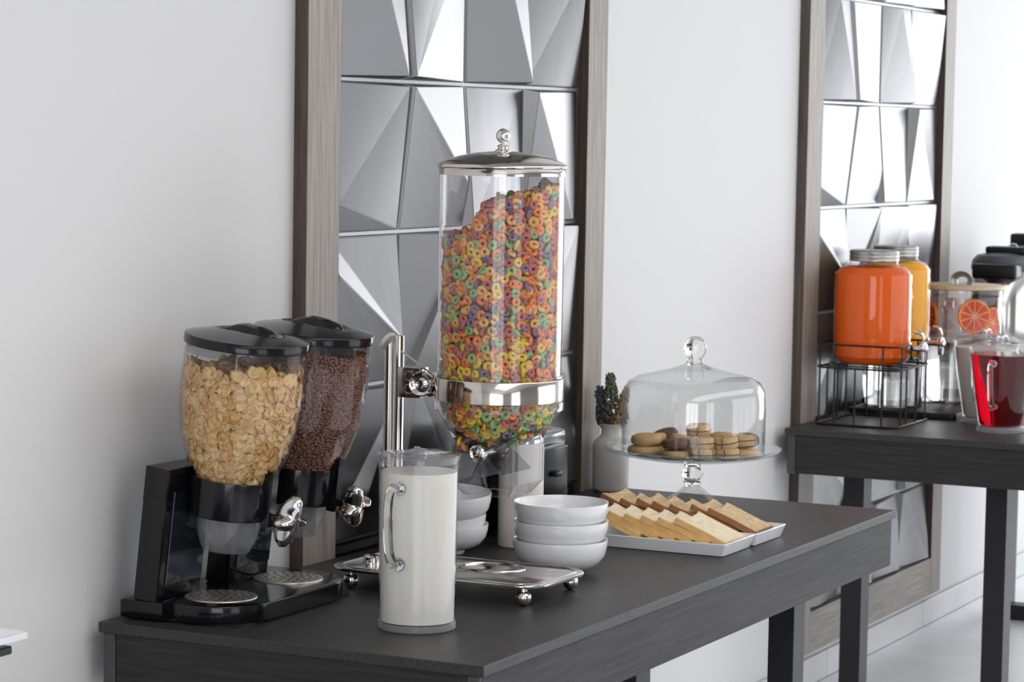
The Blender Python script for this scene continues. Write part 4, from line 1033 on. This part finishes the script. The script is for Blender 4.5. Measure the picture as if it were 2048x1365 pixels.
jar(3.885, -0.112, ZT+0.160, M['juice_y'], 'glass jar of yellow orange juice behind the orange-red one', 'yellow orange juice', 0.104, 0.325, 1.03)
# wire rack under the first jar
t = thing('wire_rack', 'black wire rack holding up the jar of orange-red juice', 'rack', (3.58, -0.16, ZT))
X0, X1, Y0r, Y1r = 3.42, 3.735, -0.275, -0.035
W_ = 0.0032
def loop(z, r=W_): 
    b = B(); tube(b, [(x, y, z) for x, y in rrect(X0, X1, Y0r, Y1r, 0.035, 6)], r, 8, True); return b
obj('bottom_rail', loop(ZT+W_), M['wire'], t); obj('middle_rail', loop(ZT+0.163), M['wire'], t)
b = B()
pt = [(X1, Y1r, ZT+0.225)]
ztp = ZT+0.228
path = [(x, y, ztp) for x, y in arc(X0+0.035, Y0r+0.035, 0.035, 1.5*PI, PI, 5)] + [(x, y, ztp) for x, y in arc(X0+0.035, Y1r-0.035, 0.035, PI, PI/2, 5)] + [(x, y, ztp) for x, y in arc(X1-0.035, Y1r-0.035, 0.035, PI/2, 0, 5)] + [(x, y, ztp) for x, y in arc(X1-0.035, Y0r+0.035, 0.035, 0, -PI/2, 5)] + [(3.615, Y0r, ztp), (3.612, Y0r, ztp-0.03), (3.600, Y0r, ztp-0.040), (3.560, Y0r, ztp-0.040), (3.548, Y0r, ztp-0.03), (3.545, Y0r, ztp)]
tube(b, path, W_, 8, True); obj('top_rail', b, M['wire'], t)
ups = [(X0, Y0r+0.04), (X0, Y1r-0.06), (X0, -0.155), (X1, Y0r+0.04), (X1, -0.12), (X1, Y1r-0.05), (X0+0.045, Y0r), (3.515, Y0r), (3.60, Y0r), (X1-0.045, Y0r), (X0+0.045, Y1r), (3.53, Y1r), (3.62, Y1r), (X1-0.04, Y1r)]
for x, y in ups:
    zt_ = ztp if (x, y) in (ups[0], ups[1], ups[3], ups[6], ups[9], ups[10], ups[13]) else ZT+0.163
    b = B(); tube(b, [(x, y, ZT+0.002), (x, y, zt_)], 0.0026, 6); obj('wire_upright', b, M['wire'], t)
b = B()
for x in (3.49, 3.56, 3.63): tube(b, [(x, Y0r, ZT+0.163), (x, Y1r, ZT+0.163)], 0.0024, 6)
obj('cross_wires', b, M['wire'], t)
# long black tray with two clear glass risers
b = B(); prism(b, rrect(3.76, 4.70, -0.345, -0.018, 0.015), ZT, ZT+0.018, 0.003)
tag(obj('serving_tray', b, M['black_satin'], loc=(4.2, -0.18, ZT)), 'long low black tray under the clear glass risers', 'tray')
def riser(cx, cyy, r, h, label):
    b = B(); z0 = ZT+0.0185
    p = [(r*0.97, 0), (r, 0.003), (r, h-0.004), (r*0.98, h)]
    lathe(b, [(0, 0)]+p+[(0, h), (0, h-0.006)]+[(r-0.008, h-0.008), (r-0.008, 0.008), (0, 0.008)], (cx, cyy, z0), 56)
    tag(obj('glass_riser', b, M['solid_glass'], loc=(cx, cyy, z0), angle=50), label, 'riser', 'clear glass risers on the black tray')
riser(3.885, -0.112, 0.088, 0.1405, 'clear glass cylinder riser under the jar of yellow orange juice')
riser(4.150, -0.215, 0.110, 0.190, 'clear glass cylinder riser under the grapefruit water dispenser')
# grapefruit water
IX, IY, IZ = 4.150, -0.235, ZT+0.209
t = thing('water_dispenser', 'round glass dispenser of pink grapefruit water under a pale wood lid', 'drink jar', (IX, IY, IZ))
b = B(); w_ = [(0.105, 0.0), (0.118, 0.006), (0.122, 0.020), (0.122, 0.148)]
lathe(b, [(0, 0)]+w_+[(0.119, 0.148)], (IX, IY, IZ), 72); obj('glass_body', b, M['glass'], t, angle=60)
b = B(); lathe(b, [(0, 0.004), (0.114, 0.008), (0.1185, 0.020), (0.1185, 0.128), (0, 0.128)], (IX, IY, IZ), 64); obj('pink_water', b, M['pink_water'], t, angle=60)
b = B(); lathe(b, [(0, 0.149), (0.122, 0.149), (0.126, 0.151), (0.126, 0.160), (0.123, 0.162), (0, 0.162)], (IX, IY, IZ), 72); li = obj('wooden_lid', b, M['beech'], t, angle=40)
b = B(); lp = smooth_pts([(IX, IY-0.022, IZ+0.161), (IX, IY-0.024, IZ+0.180), (IX, IY-0.010, IZ+0.192), (IX, IY+0.010, IZ+0.192), (IX, IY+0.024, IZ+0.180), (IX, IY+0.022, IZ+0.161)], 5)
tube(b, lp, 0.014, 10, flat=0.2); obj('strap_handle', b, M['lidmetal'], li, angle=60)
def grapefruit(ang, z, r, label, rr=0.1115, tilt=0.0):
    t = thing('grapefruit_slice', label, 'fruit slice', (IX, IY, IZ), 'grapefruit slices in the pink water')
    c = Vector((IX+rr*math.cos(ang), IY+rr*math.sin(ang), z))
    Q = Matrix.Translation(c) @ Matrix.Rotation(ang, 4, 'Z') @ Matrix.Rotation(tilt, 4, 'X') @ Matrix.Rotation(PI/2, 4, 'Y')
    th = 0.005
    b = B(); lathe(b, [(r*0.90, -th), (r*0.985, -th), (r, -th*0.7), (r, th*0.7), (r*0.985, th), (r*0.90, th), (r*0.90, -th)], seg=48, M4=Q); obj('rind', b, M['rind'], t, angle=60)
    b = B(); lathe(b, [(0, th*0.75), (r*0.90, th*0.75), (r*0.90, -th*0.75), (0, -th*0.75)], seg=48, M4=Q); obj('pith', b, M['pith'], t, angle=60)
    for i in range(10):
        a0 = 2*PI*i/10+0.04; a1 = 2*PI*(i+1)/10-0.04
        pts = [(r*0.13*math.cos((a0+a1)/2), r*0.13*math.sin((a0+a1)/2))]+[(r*0.865*math.cos(a0+(a1-a0)*k/4), r*0.865*math.sin(a0+(a1-a0)*k/4)) for k in range(5)]
        b = B(); prism(b, pts, -th*0.95, th*0.95, 0.0006, Q, 1); obj('segment', b, M['flesh'], t, smooth=False)
# the camera looks along roughly (0.87, 0.49): facing side of the jar is at that angle plus pi
fa = math.atan2(-0.49, -0.87)
grapefruit(fa+0.14, IZ+0.073, 0.051, 'large round grapefruit slice facing out in the middle of the pink water')
grapefruit(fa+0.80, IZ+0.052, 0.047, 'grapefruit slice turned aside next to the lower rim of the pink water', 0.108, 0.1)
grapefruit(fa-1.25, IZ+0.065, 0.046, 'grapefruit slice seen edge-on at the jar side nearest the wall', 0.108)
for i in range(12):
    a = fa+rng.uniform(-1.3, 1.3); q = rng.uniform(0.05, 0.09)
    b = B(); s = rng.uniform(0.010, 0.014); box(b, -s, s, -s, s, -s, s, 0.004, 3)
    loc = (IX+q*math.cos(a), IY+q*math.sin(a), IZ+(rng.uniform(0.085, 0.118) if i < 8 else rng.uniform(0.02, 0.05)))
    me = mesh_of(b, (0, 0, 0), M['ice'], True, 50); o = bpy.data.objects.new('ice_cube', me); C.objects.link(o); place(o, loc, (rng.random()*3, rng.random()*3, rng.random()*3))
    tag(o, 'clear ice cube floating in the pink grapefruit water', 'ice', 'ice cubes in the pink grapefruit water')
# jugs at the right
P2 = [(0.0600, 0.016), (0.0620, 0.020), (0.0700, 0.070), (0.0800, 0.125), (0.0880, 0.180), (0.0930, 0.232)]
D2 = [(0.0560, 0.0195), (0.0590, 0.0225), (0.0668, 0.070), (0.0768, 0.125), (0.0848, 0.180), (0.0885, 0.217)]
H2 = [(0.087, 0.196), (0.112, 0.200), (0.120, 0.180), (0.114, 0.130), (0.102, 0.085), (0.086, 0.072), (0.070, 0.076)]
pitcher('juice_jug', (3.545, -0.540, ZT), 'flared glass jug of dark red juice at the room side of the far table', P2, 0.003, M['juice_r'], D2, 0.093, 0.232, H2, 0.0665, 0.015, PI, False, 'dark red juice')
pitcher('milk_jug', (3.755, -0.432, ZT), 'flared glass jug of milk behind the dark red juice', P2, 0.003, M['milk'], D2, 0.093, 0.232, H2, 0.0665, 0.015, PI, False, 'milk')
# airpots
def airpot(cx, cyy, r, zt, label, tall=0):
    t = thing('airpot', label, 'coffee urn', (cx, cyy, ZT), 'steel coffee airpots')
    b = B(); lathe(b, [(0, 0), (r*0.96, 0), (r, 0.006), (r, zt-0.075), (r*0.97, zt-0.070)], (cx, cyy, ZT), 56); obj('steel_body', b, M['polished'], t)
    b = B(); lathe(b, [(r*1.02, zt-0.078), (r*1.04, zt-0.070), (r*1.0, zt-0.045), (r*0.85, zt-0.028), (r*0.5, zt-0.020), (0, zt-0.018)], (cx, cyy, ZT), 56); obj('shoulder', b, M['urn_grey'], t)
    b = B(); box(b, cx-r*1.50, cx-r*0.55, cyy-r*0.78, cyy+r*0.62, ZT+zt-0.100, ZT+zt-0.052, 0.010, 3); obj('spout_head', b, M['black_satin'], t)
    b = B(); box(b, cx-r*0.35, cx+r*0.45, cyy-r*0.75, cyy+r*0.55, ZT+zt-0.024, ZT+zt+tall, 0.008, 3); obj('pump_lever', b, M['black_satin'], t)
    b = B(); tube(b, smooth_pts([(cx-0.03, cyy-0.02, ZT+zt+tall-0.002), (cx-0.035, cyy-0.03, ZT+zt+tall+0.010), (cx-0.03, cyy-0.045, ZT+zt+tall+0.008), (cx-0.03, cyy-0.05, ZT+zt+tall-0.002)]), 0.002, 6); obj('tag_string', b, M['plate'], t)
airpot(4.82, -0.175, 0.104, 0.462, 'steel coffee airpot with black spout behind the grapefruit water')
airpot(5.10, -0.175, 0.100, 0.478, 'steel coffee airpot standing farthest along the table', 0.018)

# ------------------------------------------------------------------ small plate at the left edge of the frame
t = thing('plate_riser', 'low black square riser carrying the small white plate', 'riser', (-0.80, -0.20, 0))
b = B(); box(b, -0.86, -0.735, -0.285, -0.13, 0.0, 0.006, 0.001, 1); obj('foot', b, M['black_satin'], t)
b = B(); box(b, -0.82, -0.80, -0.22, -0.20, 0.005, 0.095); obj('stem', b, M['black_satin'], t)
b = B(); box(b, -0.94, -0.662, -0.320, -0.06, 0.090, 0.102, 0.002, 1); obj('shelf', b, M['black_satin'], t)
b = B(); x0, x1, y0, y1 = -0.94, -0.642, -0.336, -0.04
def rr(o, z, r): return [(x, y, z) for x, y in rrect(x0+o, x1-o, y0+o, y1-o, r, 3)]
loft(b, [rr(0.055, 0.1025, 0.01), rr(0.045, 0.104, 0.01), rr(0.0, 0.1120, 0.008), rr(0.0, 0.1190, 0.008), rr(0.002, 0.1205, 0.008), rr(0.012, 0.1185, 0.01), rr(0.05, 0.108, 0.01)], True)
fs = [b.verts.new(p) for p in rr(0.055, 0.1025, 0.01)]; b.faces.new(fs); bmesh.ops.remove_doubles(b, verts=b.verts, dist=1e-6)
tag(obj('square_plate', b, M['plate'], loc=(-0.79, -0.18, 0.102), angle=40), 'square white plate on a black riser, cut off by the left edge of the photo', 'plate')
for o in bpy.data.objects:
    if '_o' in o: del o['_o']
